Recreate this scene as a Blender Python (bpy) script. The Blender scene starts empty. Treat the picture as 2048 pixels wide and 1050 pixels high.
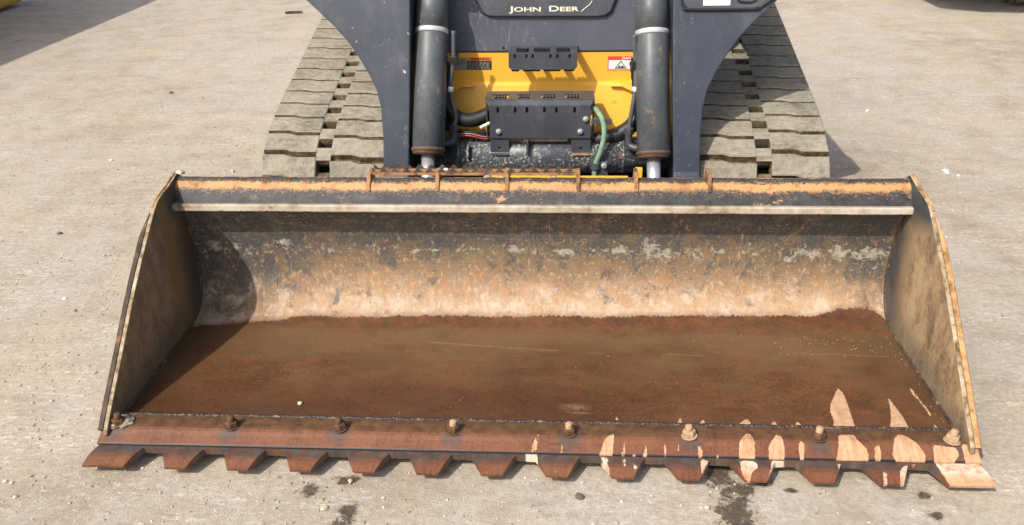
import bpy, bmesh, math, random
import numpy as np
from mathutils import Vector, Matrix, Quaternion, noise as mnoise
scene = bpy.context.scene
COL = scene.collection
R = math.radians
random.seed(7)

# ------------------------------------------------------------------ camera
cd = bpy.data.cameras.new('camera'); cam = bpy.data.objects.new('camera', cd); COL.objects.link(cam)
scene.camera = cam
_yaw, _pitch, _roll, _f = 0.0686, 0.4820, -0.0217, 1740.8
_fw = Vector((-math.sin(_yaw)*math.cos(_pitch), math.cos(_yaw)*math.cos(_pitch), -math.sin(_pitch)))
_r = Vector((math.cos(_yaw), math.sin(_yaw), 0)); _u = _r.cross(_fw)
_r2 = _r*math.cos(_roll)+_u*math.sin(_roll); _u2 = -_r*math.sin(_roll)+_u*math.cos(_roll)
M = Matrix((( _r2.x,_u2.x,-_fw.x),(_r2.y,_u2.y,-_fw.y),(_r2.z,_u2.z,-_fw.z))).to_4x4()
M.translation = (0.0905, -1.6711, 1.3863)
cam.matrix_world = M
cd.sensor_fit = 'HORIZONTAL'; cd.sensor_width = 36; cd.lens = _f/2048*36
cd.shift_y = 41.0/2048
cd.clip_start = .05; cd.clip_end = 500

# ------------------------------------------------------------------ sky, sun, exposure
w = bpy.data.worlds.new('World'); scene.world = w; w.use_nodes = True
wn = w.node_tree.nodes; sk = wn.new('ShaderNodeTexSky'); sk.sky_type = 'NISHITA'; sk.sun_disc = False
SUN = Vector((.58, .77, -1)).normalized()
sk.sun_elevation = math.asin(-SUN.z); sk.sun_rotation = math.atan2(-SUN.x, -SUN.y)
sk.air_density = 1.0; sk.dust_density = 4.0; sk.ozone_density = .4
w.node_tree.links.new(sk.outputs[0], wn['Background'].inputs[0]); wn['Background'].inputs[1].default_value = .15
sl = bpy.data.lights.new('sun', 'SUN'); so = bpy.data.objects.new('sun', sl); COL.objects.link(so)
sl.energy = 3.9; sl.angle = R(.55); sl.color = (1, .955, .88); so.location = (-5, -7, 9)
so.rotation_euler = SUN.to_track_quat('-Z', 'Y').to_euler()
scene.view_settings.view_transform = 'Standard'; scene.view_settings.look = 'None'
scene.view_settings.exposure = 0.08; scene.view_settings.gamma = 1

# ------------------------------------------------------------------ material helpers
def C(r, g, b, k=.85):
    f = lambda c: (c/12.92 if c <= .04045 else ((c+.055)/1.055)**2.4)
    return (f(r/255)*k, f(g/255)*k, f(b/255)*k, 1)
class G:
    def __init__(s, name):
        s.m = bpy.data.materials.new(name); s.m.use_nodes = True; s.t = s.m.node_tree; s.n = s.t.nodes; s.l = s.t.links
        s.b = s.n['Principled BSDF']; s.tc = None
    def put(s, i, v):
        if isinstance(v, bpy.types.NodeSocket): s.l.new(v, i)
        elif v is not None: i.default_value = v
    def obj(s):
        if not s.tc: s.tc = s.n.new('ShaderNodeTexCoord')
        return s.tc.outputs['Object']
    def attr(s, name, out='Fac'):
        a = s.n.new('ShaderNodeAttribute'); a.attribute_name = name; return a.outputs[out]
    def map(s, v, sc=(1,1,1), rot=(0,0,0), loc=(0,0,0)):
        m = s.n.new('ShaderNodeMapping'); s.put(m.inputs[0], v); m.inputs['Scale'].default_value = sc
        m.inputs['Rotation'].default_value = rot; m.inputs['Location'].default_value = loc; return m.outputs[0]
    def noise(s, v, scale, det=4, rough=.55, dist=0):
        n = s.n.new('ShaderNodeTexNoise'); s.put(n.inputs['Vector'], v); n.inputs['Scale'].default_value = scale
        n.inputs['Detail'].default_value = det; n.inputs['Roughness'].default_value = rough; n.inputs['Distortion'].default_value = dist
        return n.outputs['Fac']
    def voro(s, v, scale, feat='F1'):
        n = s.n.new('ShaderNodeTexVoronoi'); s.put(n.inputs['Vector'], v); n.inputs['Scale'].default_value = scale; n.feature = feat
        return n.outputs['Distance']
    def vcol(s, v, scale):
        n = s.n.new('ShaderNodeTexVoronoi'); s.put(n.inputs['Vector'], v); n.inputs['Scale'].default_value = scale
        return n.outputs['Color']
    def sep(s, v):
        n = s.n.new('ShaderNodeSeparateXYZ'); s.put(n.inputs[0], v); return n.outputs
    def comb(s, x, y, z=0.0):
        n = s.n.new('ShaderNodeCombineXYZ'); s.put(n.inputs[0], x); s.put(n.inputs[1], y); s.put(n.inputs[2], z); return n.outputs[0]
    def math(s, op, a, b=None, c=None):
        n = s.n.new('ShaderNodeMath'); n.operation = op; s.put(n.inputs[0], a); s.put(n.inputs[1], b)
        if c is not None: s.put(n.inputs[2], c)
        return n.outputs[0]
    def add(s, a, b): return s.math('ADD', a, b)
    def mul(s, a, b): return s.math('MULTIPLY', a, b)
    def sub(s, a, b): return s.math('SUBTRACT', a, b)
    def mad(s, a, b, c): return s.math('MULTIPLY_ADD', a, b, c)
    def mr(s, v, a, b, c=0., d=1., smooth=False):
        n = s.n.new('ShaderNodeMapRange'); s.put(n.inputs[0], v); n.clamp = True
        if smooth: n.interpolation_type = 'SMOOTHSTEP'
        for i, q in zip((1,2,3,4), (a,b,c,d)): n.inputs[i].default_value = q
        return n.outputs[0]
    def ramp(s, v, stops):
        n = s.n.new('ShaderNodeValToRGB'); s.put(n.inputs[0], v); e = n.color_ramp.elements
        while len(e) < len(stops): e.new(.5)
        for q, (p, c) in zip(e, stops): q.position = p; q.color = c
        return n.outputs[0]
    def mix(s, f, a, b, mode='MIX'):
        n = s.n.new('ShaderNodeMix'); n.data_type = 'RGBA'; n.blend_type = mode
        s.put(n.inputs[0], f); s.put(n.inputs[6], a); s.put(n.inputs[7], b); return n.outputs[2]
    def bump(s, h, strength=.4, dist=.003):
        n = s.n.new('ShaderNodeBump'); s.put(n.inputs['Height'], h); n.inputs['Strength'].default_value = strength
        n.inputs['Distance'].default_value = dist; s.l.new(n.outputs[0], s.b.inputs['Normal'])
    def out(s, col, rough=.6, metal=0., spec=.5):
        s.put(s.b.inputs['Base Color'], col); s.put(s.b.inputs['Roughness'], rough); s.put(s.b.inputs['Metallic'], metal)
        s.put(s.b.inputs['Specular IOR Level'], spec); return s.m

MAT = {}
def simple(name, col, rough=.5, metal=0., var=.25, scale=30, dust=None, dustamt=.3):
    g = G(name); p = g.obj(); n = g.noise(p, scale, 6, .6)
    c2 = tuple(q*(1-var) for q in col[:3])+(1,); c3 = tuple(min(1, q*(1+var)) for q in col[:3])+(1,)
    c = g.ramp(n, [(.3, c2), (.7, c3)])
    if dust:
        d = g.mr(g.noise(p, scale*.35, 8, .65), .55, .75, 0, dustamt); c = g.mix(d, c, dust)
    g.bump(g.noise(p, scale*6, 3), .15, .001)
    MAT[name] = g.out(c, rough, metal); return MAT[name]

# charcoal machine paint: dust film, pale chips, scratches
def paint(name, base, flecks=.0, chips=.66, dustk=.22, rough=.42):
    g = G(name); p = g.obj()
    n = g.noise(p, 5, 6, .6); c = g.ramp(n, [(.3, tuple(q*.8 for q in base[:3])+(1,)), (.7, tuple(q*1.2 for q in base[:3])+(1,))])
    d = g.mr(g.noise(g.map(p, (1, 1, .45)), 14, 8, .7), .5, .8, 0, dustk); c = g.mix(d, c, C(150, 145, 135, .8))
    ch = g.mr(g.noise(p, 42, 5, .65, .6), chips, chips+.02); ch2 = g.mr(g.noise(p, 4, 2), .48, .56)
    c = g.mix(g.mul(ch, ch2), c, C(205, 205, 198, .8))
    ru = g.mul(g.mr(g.noise(p, 23, 5, .7), .68, .72), g.mr(g.noise(g.map(p, loc=(3, 1, 2)), 5, 2), .5, .6)); c = g.mix(ru, c, C(140, 108, 70))
    # long thin scratches
    sc = g.noise(g.map(p, (9, 9, 1.4), (R(20), R(35), 0)), 3.2, 2, .5, .3)
    ln = g.mr(g.math('ABSOLUTE', g.sub(sc, .5)), 0, .0035, 1, 0); ln = g.mul(ln, g.mr(g.noise(p, 7, 3), .57, .63)); c = g.mix(g.mul(ln, .7), c, C(190, 190, 190))
    if flecks:
        f = g.mr(g.noise(p, 105, 4, .75), .55, .60); f = g.mul(f, g.mr(g.noise(p, 9, 4, .7), .36, .54, 0, flecks)); c = g.mix(f, c, C(205, 205, 190))
        f2 = g.mr(g.noise(p, 18, 6, .7), .62, .67); c = g.mix(g.mul(f2, .6), c, C(165, 125, 80))
    g.bump(g.noise(p, 260, 3), .08, .0006)
    MAT[name] = g.out(c, g.mad(n, .2, rough-.1)); return MAT[name]
CH = (.040, .048, .068, 1)
paint('charcoal_paint', CH)
paint('panel_plastic', (.064, .072, .098, 1), dustk=.15, chips=.78, rough=.5)
paint('cylinder_paint', (.070, .080, .092, 1), flecks=.07, chips=.70, dustk=.45, rough=.46)
paint('tube_paint', (.060, .068, .08, 1), flecks=1., chips=.7, dustk=.35)
paint('step_paint', (.055, .06, .074, 1), chips=.72, dustk=.3)
simple('machine_yellow', (.86, .45, .045, 1), .42, var=.05, scale=6, dust=C(200, 170, 110), dustamt=.12)
simple('black_plastic', (.014, .014, .016, 1), .5, dust=C(90, 85, 78), dustamt=.3)
simple('black_paint', (.02, .021, .024, 1), .45, dust=C(110, 100, 88), dustamt=.35)
simple('chrome', (.80, .80, .88, 1), .30, .75, var=.03)
simple('zinc', (.55, .55, .52, 1), .35, .6, var=.25, scale=90)
simple('silver_band', (.72, .73, .74, 1), .4, .5, var=.2, scale=120)
simple('hose_green', C(128, 158, 134), .65, var=.35, scale=45, dust=C(176, 168, 146), dustamt=.9)
simple('white_print', (.78, .79, .76, 1), .5, var=.06)
simple('letter_paint', C(232, 232, 205, .85), .5, var=.12, scale=70)
simple('grey_print', C(150, 148, 140), .6, var=.2, scale=80)
simple('red_print', (.62, .06, .05, 1), .45, var=.08)
simple('orange_print', (.75, .20, .03, 1), .45, var=.08)
simple('red_wire', (.5, .05, .04, 1), .4)
simple('gland_rust', C(104, 80, 60), .7, var=.4, scale=60); simple('rust_bolt', C(100, 70, 47), .7, var=.4, scale=80)
simple('dry_bolt', C(190, 158, 126), .8, var=.2, scale=80)
simple('clay', C(165, 155, 135), .9, var=.3, scale=50)
simple('glass_dark', (.02, .025, .03, 1), .08)
simple('rim_paint', (.55, .30, .03, 1), .5)

# ------------------------------------------------------------------ mesh helpers
def tag(o, label=None, cat=None, group=None, kind=None):
    for k, v in (('label', label), ('category', cat), ('group', group), ('kind', kind)):
        if v: o[k] = v
    return o
def empty(name, loc, label, cat, group=None):
    o = bpy.data.objects.new(name, None); COL.objects.link(o); o.location = loc; o.empty_display_size = .1
    tag(o, label, cat, group); return o
def link(name, me, mats, parent=None, smooth=False):
    o = bpy.data.objects.new(name, me); COL.objects.link(o)
    for m in (mats if isinstance(mats, (list, tuple)) else [mats]): me.materials.append(MAT[m] if isinstance(m, str) else m)
    if smooth: me.polygons.foreach_set('use_smooth', [True]*len(me.polygons))
    if parent is not None:
        o.parent = parent; o.matrix_parent_inverse = Matrix.Translation(-parent.location) if parent.type == 'EMPTY' else Matrix()
    return o
def bmo(name, bm, mats, parent=None, smooth=False, bevel=0, seg=2):
    me = bpy.data.meshes.new(name); bmesh.ops.recalc_face_normals(bm, faces=bm.faces); bm.to_mesh(me); bm.free()
    o = link(name, me, mats, parent, smooth)
    if bevel:
        b = o.modifiers.new('bevel', 'BEVEL'); b.width = bevel; b.segments = seg; b.limit_method = 'ANGLE'; b.angle_limit = R(40)
    return o
def box(bm, x0, x1, y0, y1, z0, z1, mi=0):
    v = [bm.verts.new(p) for p in ((x0,y0,z0),(x1,y0,z0),(x1,y1,z0),(x0,y1,z0),(x0,y0,z1),(x1,y0,z1),(x1,y1,z1),(x0,y1,z1))]
    for q in ((0,3,2,1),(4,5,6,7),(0,1,5,4),(1,2,6,5),(2,3,7,6),(3,0,4,7)):
        f = bm.faces.new([v[i] for i in q]); f.material_index = mi
def boxo(name, ext, mat, parent, bevel=.003):
    bm = bmesh.new(); box(bm, *ext); return bmo(name, bm, mat, parent, bevel=bevel)
def prism(bm, pts, off, mi=0):
    """pts: 3D loop, off: extrusion vector"""
    a = [bm.verts.new(p) for p in pts]; b = [bm.verts.new(Vector(p)+Vector(off)) for p in pts]; n = len(a)
    bm.faces.new(a).material_index = mi; bm.faces.new(b[::-1]).material_index = mi
    for i in range(n): bm.faces.new((a[i], b[i], b[(i+1) % n], a[(i+1) % n])).material_index = mi
def lathe(bm, p0, p1, prof, n=32, mi=0):
    """prof: list of (t metres along axis, radius)"""
    p0 = Vector(p0); ax = (Vector(p1)-p0).normalized(); a = ax.orthogonal().normalized(); b = ax.cross(a); rings = []
    for t, r in prof:
        rings.append([bm.verts.new(p0+ax*t+(a*math.cos(k*2*math.pi/n)+b*math.sin(k*2*math.pi/n))*max(r, 1e-5)) for k in range(n)])
    for i in range(len(rings)-1):
        for k in range(n): bm.faces.new((rings[i][k], rings[i][(k+1) % n], rings[i+1][(k+1) % n], rings[i+1][k])).material_index = mi
    bm.faces.new(rings[0][::-1]).material_index = mi; bm.faces.new(rings[-1]).material_index = mi
def cat(pts, n=8, closed=False):
    P = [Vector(p) for p in pts]; out = []; m = len(P)
    for i in range(m if closed else m-1):
        g = (lambda k: P[k % m]) if closed else (lambda k: P[min(max(k, 0), m-1)])
        p0, p1, p2, p3 = g(i-1), g(i), g(i+1), g(i+2)
        for k in range(n):
            t = k/n; out.append(.5*((2*p1)+(p2-p0)*t+(2*p0-5*p1+4*p2-p3)*t*t+(3*p1-p0-3*p2+p3)*t**3))
    if not closed: out.append(P[-1])
    return out
def tube(bm, pts, rad, n=12, smoothn=8, ribs=0, mi=0):
    P = cat(pts, smoothn) if smoothn else [Vector(p) for p in pts]; prev = None; rings = []
    for i, p in enumerate(P):
        d = (P[min(i+1, len(P)-1)]-P[max(i-1, 0)]).normalized()
        a = d.orthogonal().normalized() if prev is None else (prev-d*prev.dot(d)).normalized(); prev = a; b = d.cross(a)
        r = rad*(1+(.12 if (ribs and i % 2) else 0))
        rings.append([bm.verts.new(p+(a*math.cos(k*2*math.pi/n)+b*math.sin(k*2*math.pi/n))*r) for k in range(n)])
    for i in range(len(rings)-1):
        for k in range(n): bm.faces.new((rings[i][k], rings[i][(k+1) % n], rings[i+1][(k+1) % n], rings[i+1][k])).material_index = mi
    bm.faces.new(rings[0][::-1]).material_index = mi; bm.faces.new(rings[-1]).material_index = mi
def text_mesh(body, size, xs=1.0, caps=False):
    cu = bpy.data.curves.new('lettering', 'FONT'); cu.body = body; cu.size = size; cu.align_x = 'CENTER'; cu.extrude = .0004; cu.offset = size*.016
    if caps:
        cu.small_caps_scale = .80
        for f in cu.body_format: f.use_small_caps = True
    o = bpy.data.objects.new('lettering', cu); COL.objects.link(o); dg = bpy.context.evaluated_depsgraph_get()
    me = bpy.data.meshes.new_from_object(o.evaluated_get(dg)); bpy.data.objects.remove(o); bpy.data.curves.remove(cu)
    me.transform(Matrix(((xs,0,0,0),(0,0,-1,0),(0,1,0,0),(0,0,0,1)))); return me      # upright, facing -Y
def in_poly(x, y, P):
    """signed distance (positive inside) of arrays to polygon"""
    d = np.full(x.shape, 1e9); ins = np.zeros(x.shape, bool); n = len(P)
    for i in range(n):
        ax, ay = P[i]; bx, by = P[(i+1) % n]; ex, ey = bx-ax, by-ay
        t = np.clip(((x-ax)*ex+(y-ay)*ey)/(ex*ex+ey*ey+1e-12), 0, 1); d = np.minimum(d, np.hypot(x-ax-t*ex, y-ay-t*ey))
        c = ((ay > y) != (by > y)) & (x < (bx-ax)*(y-ay)/(by-ay+1e-12)+ax); ins ^= c
    return np.where(ins, d, -d)
def patches(x, y, L):
    d = np.full(x.shape, -1.)
    for P in L: d = np.maximum(d, in_poly(x, y, P))
    return d
def set_attr(me, name, arr): a = me.attributes.new(name, 'FLOAT', 'POINT'); a.data.foreach_set('value', np.asarray(arr, np.float32))

# ------------------------------------------------------------------ ground
g = G('yard_surface'); p = g.obj()
big = g.noise(p, .8, 6, .6); mid = g.noise(p, 5, 8, .65); fine = g.noise(p, 60, 6, .7); vf = g.noise(p, 240, 4, .7)
c = g.ramp(g.mad(mid, .5, g.mul(big, .5)), [(.38, C(178, 162, 145)), (.46, C(200, 186, 168)), (.54, C(210, 199, 184)), (.64, C(212, 205, 197))])
c = g.mix(g.mr(g.noise(g.map(p, loc=(4, 2, 0)), 2.2, 7, .65), .48, .62, 0, .6), c, C(216, 200, 172)); c = g.mix(g.mr(g.noise(g.map(p, (1, 2, 1), loc=(8, 6, 0)), 3.2, 8, .7), .52, .64, 0, .42), c, C(168, 153, 131)); c = g.mix(g.mr(g.noise(g.map(p, (1, 1.3, 1), loc=(1, 9, 0)), 17, 8, .72), .54, .64, 0, .4), c, C(180, 166, 144)); c = g.mix(g.mr(g.noise(g.map(p, loc=(6, 9, 0)), 12, 8, .72), .54, .64, 0, .5), c, C(224, 216, 200))
c = g.mix(g.mr(fine, .38, .66, .40, 0), c, C(140, 126, 106)); c = g.mix(g.mr(vf, .54, .74, 0, .45), c, C(232, 224, 208))
c = g.mix(g.mr(vf, .24, .40, .4, 0), c, C(118, 105, 88))
# soft drag marks, pale scrapes and dark grit
st = g.noise(g.map(p, (1.2, 10, 1), (0, 0, R(8))), 1.6, 6, .6); c = g.mix(g.mr(st, .57, .77, 0, .28), c, C(172, 157, 135))
for ang, sc_, off, th in ((R(-18), 3., 0., .56), (R(28), 2.6, 5., .56), (R(4), 4., 9., .58), (R(-40), 3.4, 13., .58)):
    q = g.map(p, (1.5, 12, 1), (0, 0, ang), (off, off, 0)); ln = g.mr(g.math('ABSOLUTE', g.sub(g.noise(q, sc_, 3, .5, .35), .5)), 0, .014, 1, 0)
    ln = g.mul(g.mul(ln, g.mr(g.noise(g.map(p, loc=(off, 1, 0)), 3.2, 3), th-.06, th+.04)), g.mr(fine, .35, .6)); c = g.mix(g.mul(ln, .85), c, C(240, 235, 226))
gr = g.mr(g.noise(p, 95, 2, .5), .715, .745); gr = g.mul(gr, g.mr(mid, .42, .6)); c = g.mix(g.mul(gr, .7), c, C(96, 82, 66))
sp = g.mr(g.noise(g.map(p, loc=(7, 3, 1)), 75, 2, .5), .73, .75); c = g.mix(g.mul(sp, .8), c, C(240, 232, 214))
# wet drips from the lip
xy = g.sep(p); wob = g.sub(g.noise(p, 34, 6, .7), .5); best = None
for cx, cy, rx, ry in ((.465, .02, .042, .12), (.485, -.14, .050, .10), (.505, -.06, .05, .03), (-.505, -.10, .03, .022), (-.43, -.06, .035, .022), (-.40, -.17, .022, .035), (-.405, -.225, .028, .04), (.925, -.064, .022, .013), (.925, -.13, .020, .016), (.565, -.03, .03, .016), (.62, -.06, .02, .01)):
    dx = g.math('DIVIDE', g.sub(xy[0], cx), rx); dy = g.math('DIVIDE', g.sub(xy[1], cy), ry)
    e = g.sub(1., g.math('SQRT', g.add(g.mul(dx, dx), g.mul(dy, dy)))); best = e if best is None else g.math('MAXIMUM', best, e)
wob2 = g.sub(g.noise(p, 110, 5, .75), .5); halo = g.mul(g.mr(g.add(best, g.mul(wob, 2.2)), -.3, .3), g.mr(best, -1., -.4)); c = g.mix(g.mul(halo, .35), c, C(140, 126, 106)); wet = g.mr(g.add(g.add(best, g.mul(wob, 3.4)), g.mul(wob2, 1.8)), .10, .42); wet = g.mul(wet, g.mr(best, -.8, -.3)); c = g.mix(g.mul(wet, .92), c, g.ramp(fine, [(.35, C(66, 58, 47)), (.6, C(104, 92, 75)), (.72, C(150, 138, 118))]))
g.bump(g.add(g.mad(g.noise(p, 30, 8, .72), 1., g.mul(vf, .4)), g.mul(g.noise(p, 7, 3), 1.2)), .7, .008)
g.out(c, g.mad(wet, -.35, .92), 0, .3); MAT['yard'] = g.m
bm = bmesh.new(); S_ = 90; n = 30
vs = [[bm.verts.new((-S_+2*S_*i/n, -S_+2*S_*j/n, 0)) for i in range(n+1)] for j in range(n+1)]
for j in range(n):
    for i in range(n): bm.faces.new((vs[j][i], vs[j][i+1], vs[j+1][i+1], vs[j+1][i]))
tag(bmo('ground', bm, 'yard'), kind='structure')

# loose grit scattered over the yard (uncountable)
g = G('grit'); p = g.obj(); g.out(g.ramp(g.vcol(p, 60), [(0, C(110, 98, 82)), (.35, C(170, 158, 140)), (.7, C(206, 197, 180)), (1, C(230, 224, 212))]), .9); MAT['grit'] = g.m
def stone_mesh(bm, x, y, z, r, rng, sub=1, flat=.6):
    t = bmesh.new(); bmesh.ops.create_icosphere(t, subdivisions=sub, radius=1); off = Vector((rng.random()*50, rng.random()*50, 0)); a = rng.random()*6.28
    sx, sy, sz = 1, .6+.4*rng.random(), flat*(.7+.5*rng.random()); vm = []
    for v in t.verts:
        q = v.co*(1+.45*mnoise.noise(v.co*1.3+off)); q = Vector((q.x*sx, q.y*sy, q.z*sz)); q = Matrix.Rotation(a, 3, 'Z') @ q
        vm.append(bm.verts.new((x+q.x*r, y+q.y*r, z+q.z*r+r*sz*.55)))
    t.verts.index_update()
    for f in t.faces: bm.faces.new([vm[v.index] for v in f.verts])
    t.free()
bm = bmesh.new(); rng = random.Random(3); k = 0
clus = [(-1.45, 2.2, .5), (-1.25, .2, .3), (-1.5, 1.4, .4), (-.55, -.15, .35), (-1.9, 3.2, .6), (1.5, 1.2, .4), (.2, -.15, .5), (-1.6, .6, .4), (-1.15, 1.9, .35)]
while k < 9000:
    if rng.random() < .5:
        cx, cy, s_ = rng.choice(clus); x, y = rng.gauss(cx, s_), rng.gauss(cy, s_)
    else:
        y = -.45+rng.random()**1.3*4.4; x = (rng.random()*2-1)*(1.5+.55*(y+.5))
    if -.03 < y < .72 and abs(x) < 1.09: continue
    r = .0014+.0036*rng.random()**2.8+(.003 if rng.random() < .012 else 0); stone_mesh(bm, x, y, 0, r, rng); k += 1
tag(bmo('loose_grit', bm, 'grit'), 'fine loose grit scattered over the pale yard', 'grit', kind='stuff')

# ------------------------------------------------------------------ bucket
bucket = empty('loader_bucket', (0, .35, 0), 'wide rusty steel loader bucket lying open with wet brown floor', 'bucket')
PF = [(.083, .066), (.30, .0635), (.45, .062), (.55, .064), (.60, .073), (.635, .09), (.66, .118), (.676, .155), (.684, .2), (.682, .26), (.67, .33), (.645, .395), (.622, .428)]
pc = cat([(0, a, b) for a, b in PF], 14); pc = [(q.y, q.z) for q in pc]
S = [0]
for a, b in zip(pc, pc[1:]): S.append(S[-1]+math.hypot(b[0]-a[0], b[1]-a[1]))
FLOOR = [[(0.81, 0.276), (0.771, 0.199), (0.761, 0.165), (0.76, 0.124), (0.746, 0.083), (0.804, 0.085), (0.811, 0.167), (0.817, 0.243)], [(0.925, 0.266), (0.925, 0.238), (0.916, 0.187), (0.902, 0.137), (0.88, 0.085), (0.933, 0.084), (0.936, 0.146), (0.929, 0.204)], [(0.548, 0.131), (0.526, 0.113), (0.522, 0.091), (0.551, 0.093), (0.556, 0.122)], [(0.614, 0.127), (0.593, 0.093), (0.622, 0.092)], [(0.669, 0.122), (0.659, 0.106), (0.67, 0.093), (0.681, 0.111)], [(0.995, 0.285), (0.992, 0.249), (1.0, 0.215), (1.003, 0.148), (1.009, 0.157), (1.007, 0.206), (1.0, 0.258), (1.001, 0.285)], [(0.999, 0.13), (0.993, 0.089), (1.009, 0.087)], [(0.384, 0.133), (0.371, 0.10), (0.387, 0.098)], [(0.441, 0.128), (0.423, 0.098), (0.444, 0.097)], [(0.224, 0.13), (0.219, 0.112), (0.23, 0.113)]]
BASE = [[(0.533, 0.056), (0.511, 0.023), (0.507, -0.013), (0.544, -0.015), (0.548, 0.025), (0.544, 0.053)], [(0.604, 0.053), (0.579, 0.015), (0.577, -0.017), (0.611, -0.023), (0.617, 0.016), (0.615, 0.046)], [(0.66, 0.037), (0.65, 0.021), (0.649, -0.017), (0.656, -0.015), (0.666, 0.021)], [(0.751, 0.056), (0.745, 0.024), (0.731, -0.016), (0.782, -0.019), (0.806, -0.016), (0.812, 0.012), (0.792, 0.037), (0.789, 0.059)], [(0.837, 0.029), (0.827, 0.02), (0.822, -0.02), (0.831, -0.02), (0.842, 0.013)], [(0.894, 0.063), (0.879, 0.043), (0.864, -0.001), (0.877, -0.016), (0.905, -0.024), (0.936, -0.013), (0.943, 0.009), (0.92, 0.045), (0.909, 0.061)], [(0.966, 0.028), (0.957, -0.015), (0.996, -0.016), (1.018, 0.004), (1.02, 0.023)], [(0.413, 0.016), (0.411, -0.013), (0.421, -0.009), (0.425, 0.013)], [(0.457, 0.003), (0.45, -0.014), (0.459, -0.014)], [(0.03, 0.041), (0.018, 0.018), (0.013, -0.007), (0.026, -0.004)], [(0.088, 0.016), (0.081, -0.008), (0.089, -0.007)], [(0.214, 0.047), (0.191, 0.027), (0.175, -0.013), (0.208, -0.015)], [(0.24, 0.031), (0.229, -0.01), (0.238, -0.008)], [(0.261, 0.028), (0.256, -0.01), (0.262, -0.01)], [(0.292, 0.029), (0.279, -0.013), (0.29, -0.011)], [(0.313, 0.033), (0.307, 0.009), (0.313, 0.003)], [(0.337, 0.031), (0.331, 0.01), (0.333, -0.014), (0.338, 0.01)], [(0.37, 0.034), (0.359, -0.004), (0.366, -0.004)], [(1.03, .03), (1.03, -.03), (1.08, -.03), (1.08, .04)]]
BASE = [[(a, b+.004) for a, b in P] for P in BASE]
TEETH = [[(0.417, -0.016), (0.413, -0.062), (0.424, -0.065), (0.437, -0.022)], [(0.508, -0.016), (0.507, -0.062), (0.521, -0.085), (0.531, -0.054), (0.549, -0.039), (0.546, -0.018)], [(0.584, -0.014), (0.575, -0.046), (0.561, -0.082), (0.572, -0.083), (0.592, -0.038), (0.615, -0.016)], [(0.733, -0.022), (0.733, -0.054), (0.732, -0.074), (0.756, -0.022)], [(0.832, -0.043), (0.825, -0.077), (0.833, -0.08), (0.842, -0.04)], [(0.886, -0.024), (0.872, -0.042), (0.859, -0.09), (0.88, -0.09), (0.914, -0.016)], [(0.962, -0.0), (0.963, -0.045), (0.98, -0.092), (1.09, -0.092), (1.09, -0.041), (1.064, .0), (1.021, -0.009), (1.003, -0.003)], [(0.003, -0.0), (-0.003, -0.034), (0.031, -0.037), (0.026, -0.0)], [(0.072, -0.06), (0.07, -0.074), (0.074, -0.074)], [(0.178, -0.013), (0.189, -0.045), (0.203, -0.069), (0.194, -0.031), (0.204, -0.02)], [(0.234, -0.015), (0.231, -0.03), (0.234, -0.065), (0.24, -0.022)], [(0.261, -0.032), (0.255, -0.05), (0.262, -0.064), (0.264, -0.05)], [(0.421, -0.01), (0.414, -0.03), (0.418, -0.065), (0.433, -0.03)]]
WET = [(-1.05, .43), (-1.016, 0.438), (-0.883, 0.46), (-0.777, 0.471), (-0.689, 0.494), (-0.533, 0.489), (-0.41, 0.495), (-0.257, 0.501), (-0.105, 0.496), (0.046, 0.505), (0.197, 0.5), (0.421, 0.511), (0.569, 0.51), (0.717, 0.515), (0.819, 0.513), (0.875, .525), (0.909, 0.539), (0.99, 0.548), (1.02, 0.525), (1.05, .49)]

def rust_floor(g, P, p3):
    """wet rusty floor colour"""
    a = g.noise(P, 3.5, 5, .6); b = g.noise(g.map(P, (1, 2.2, 1), loc=(3, 5, 0)), 9, 7, .65); f = g.noise(P, 110, 5, .7)
    c = g.ramp(g.mad(a, .55, g.mul(b, .45)), [(.36, C(80, 53, 36)), (.46, C(101, 67, 44)), (.55, C(114, 76, 50)), (.66, C(116, 88, 61))])
    c = g.mix(g.mr(f, .45, .68, .0, .45), c, C(142, 98, 66)); c = g.mix(g.mr(f, .32, .48, .5, 0), c, C(70, 46, 32))
    m = g.noise(g.map(P, (1, 1.5, 1), loc=(6, 6, 0)), 20, 8, .72); c = g.mix(g.mr(m, .53, .64, 0, .5), c, C(86, 62, 44)); c = g.mix(g.mr(m, .36, .46, .45, 0), c, C(140, 84, 54))
    st = g.noise(g.map(P, (1.2, 14, 1), (0, 0, R(3))), 2.0, 6, .65); c = g.mix(g.mr(st, .56, .74, 0, .32), c, C(132, 98, 64)); c = g.mix(g.mr(st, .28, .42, .4, 0), c, C(66, 38, 26))
    spk = g.mr(g.noise(P, 150, 1, .5), .755, .775); c = g.mix(g.mul(spk, .75), c, C(190, 160, 120))
    return c, a, f
g = G('bucket_shell_steel'); p3 = g.obj(); x = g.attr('cx'); s = g.attr('cs'); P = g.comb(x, s)
floor, a, f = rust_floor(g, P, p3)
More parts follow.
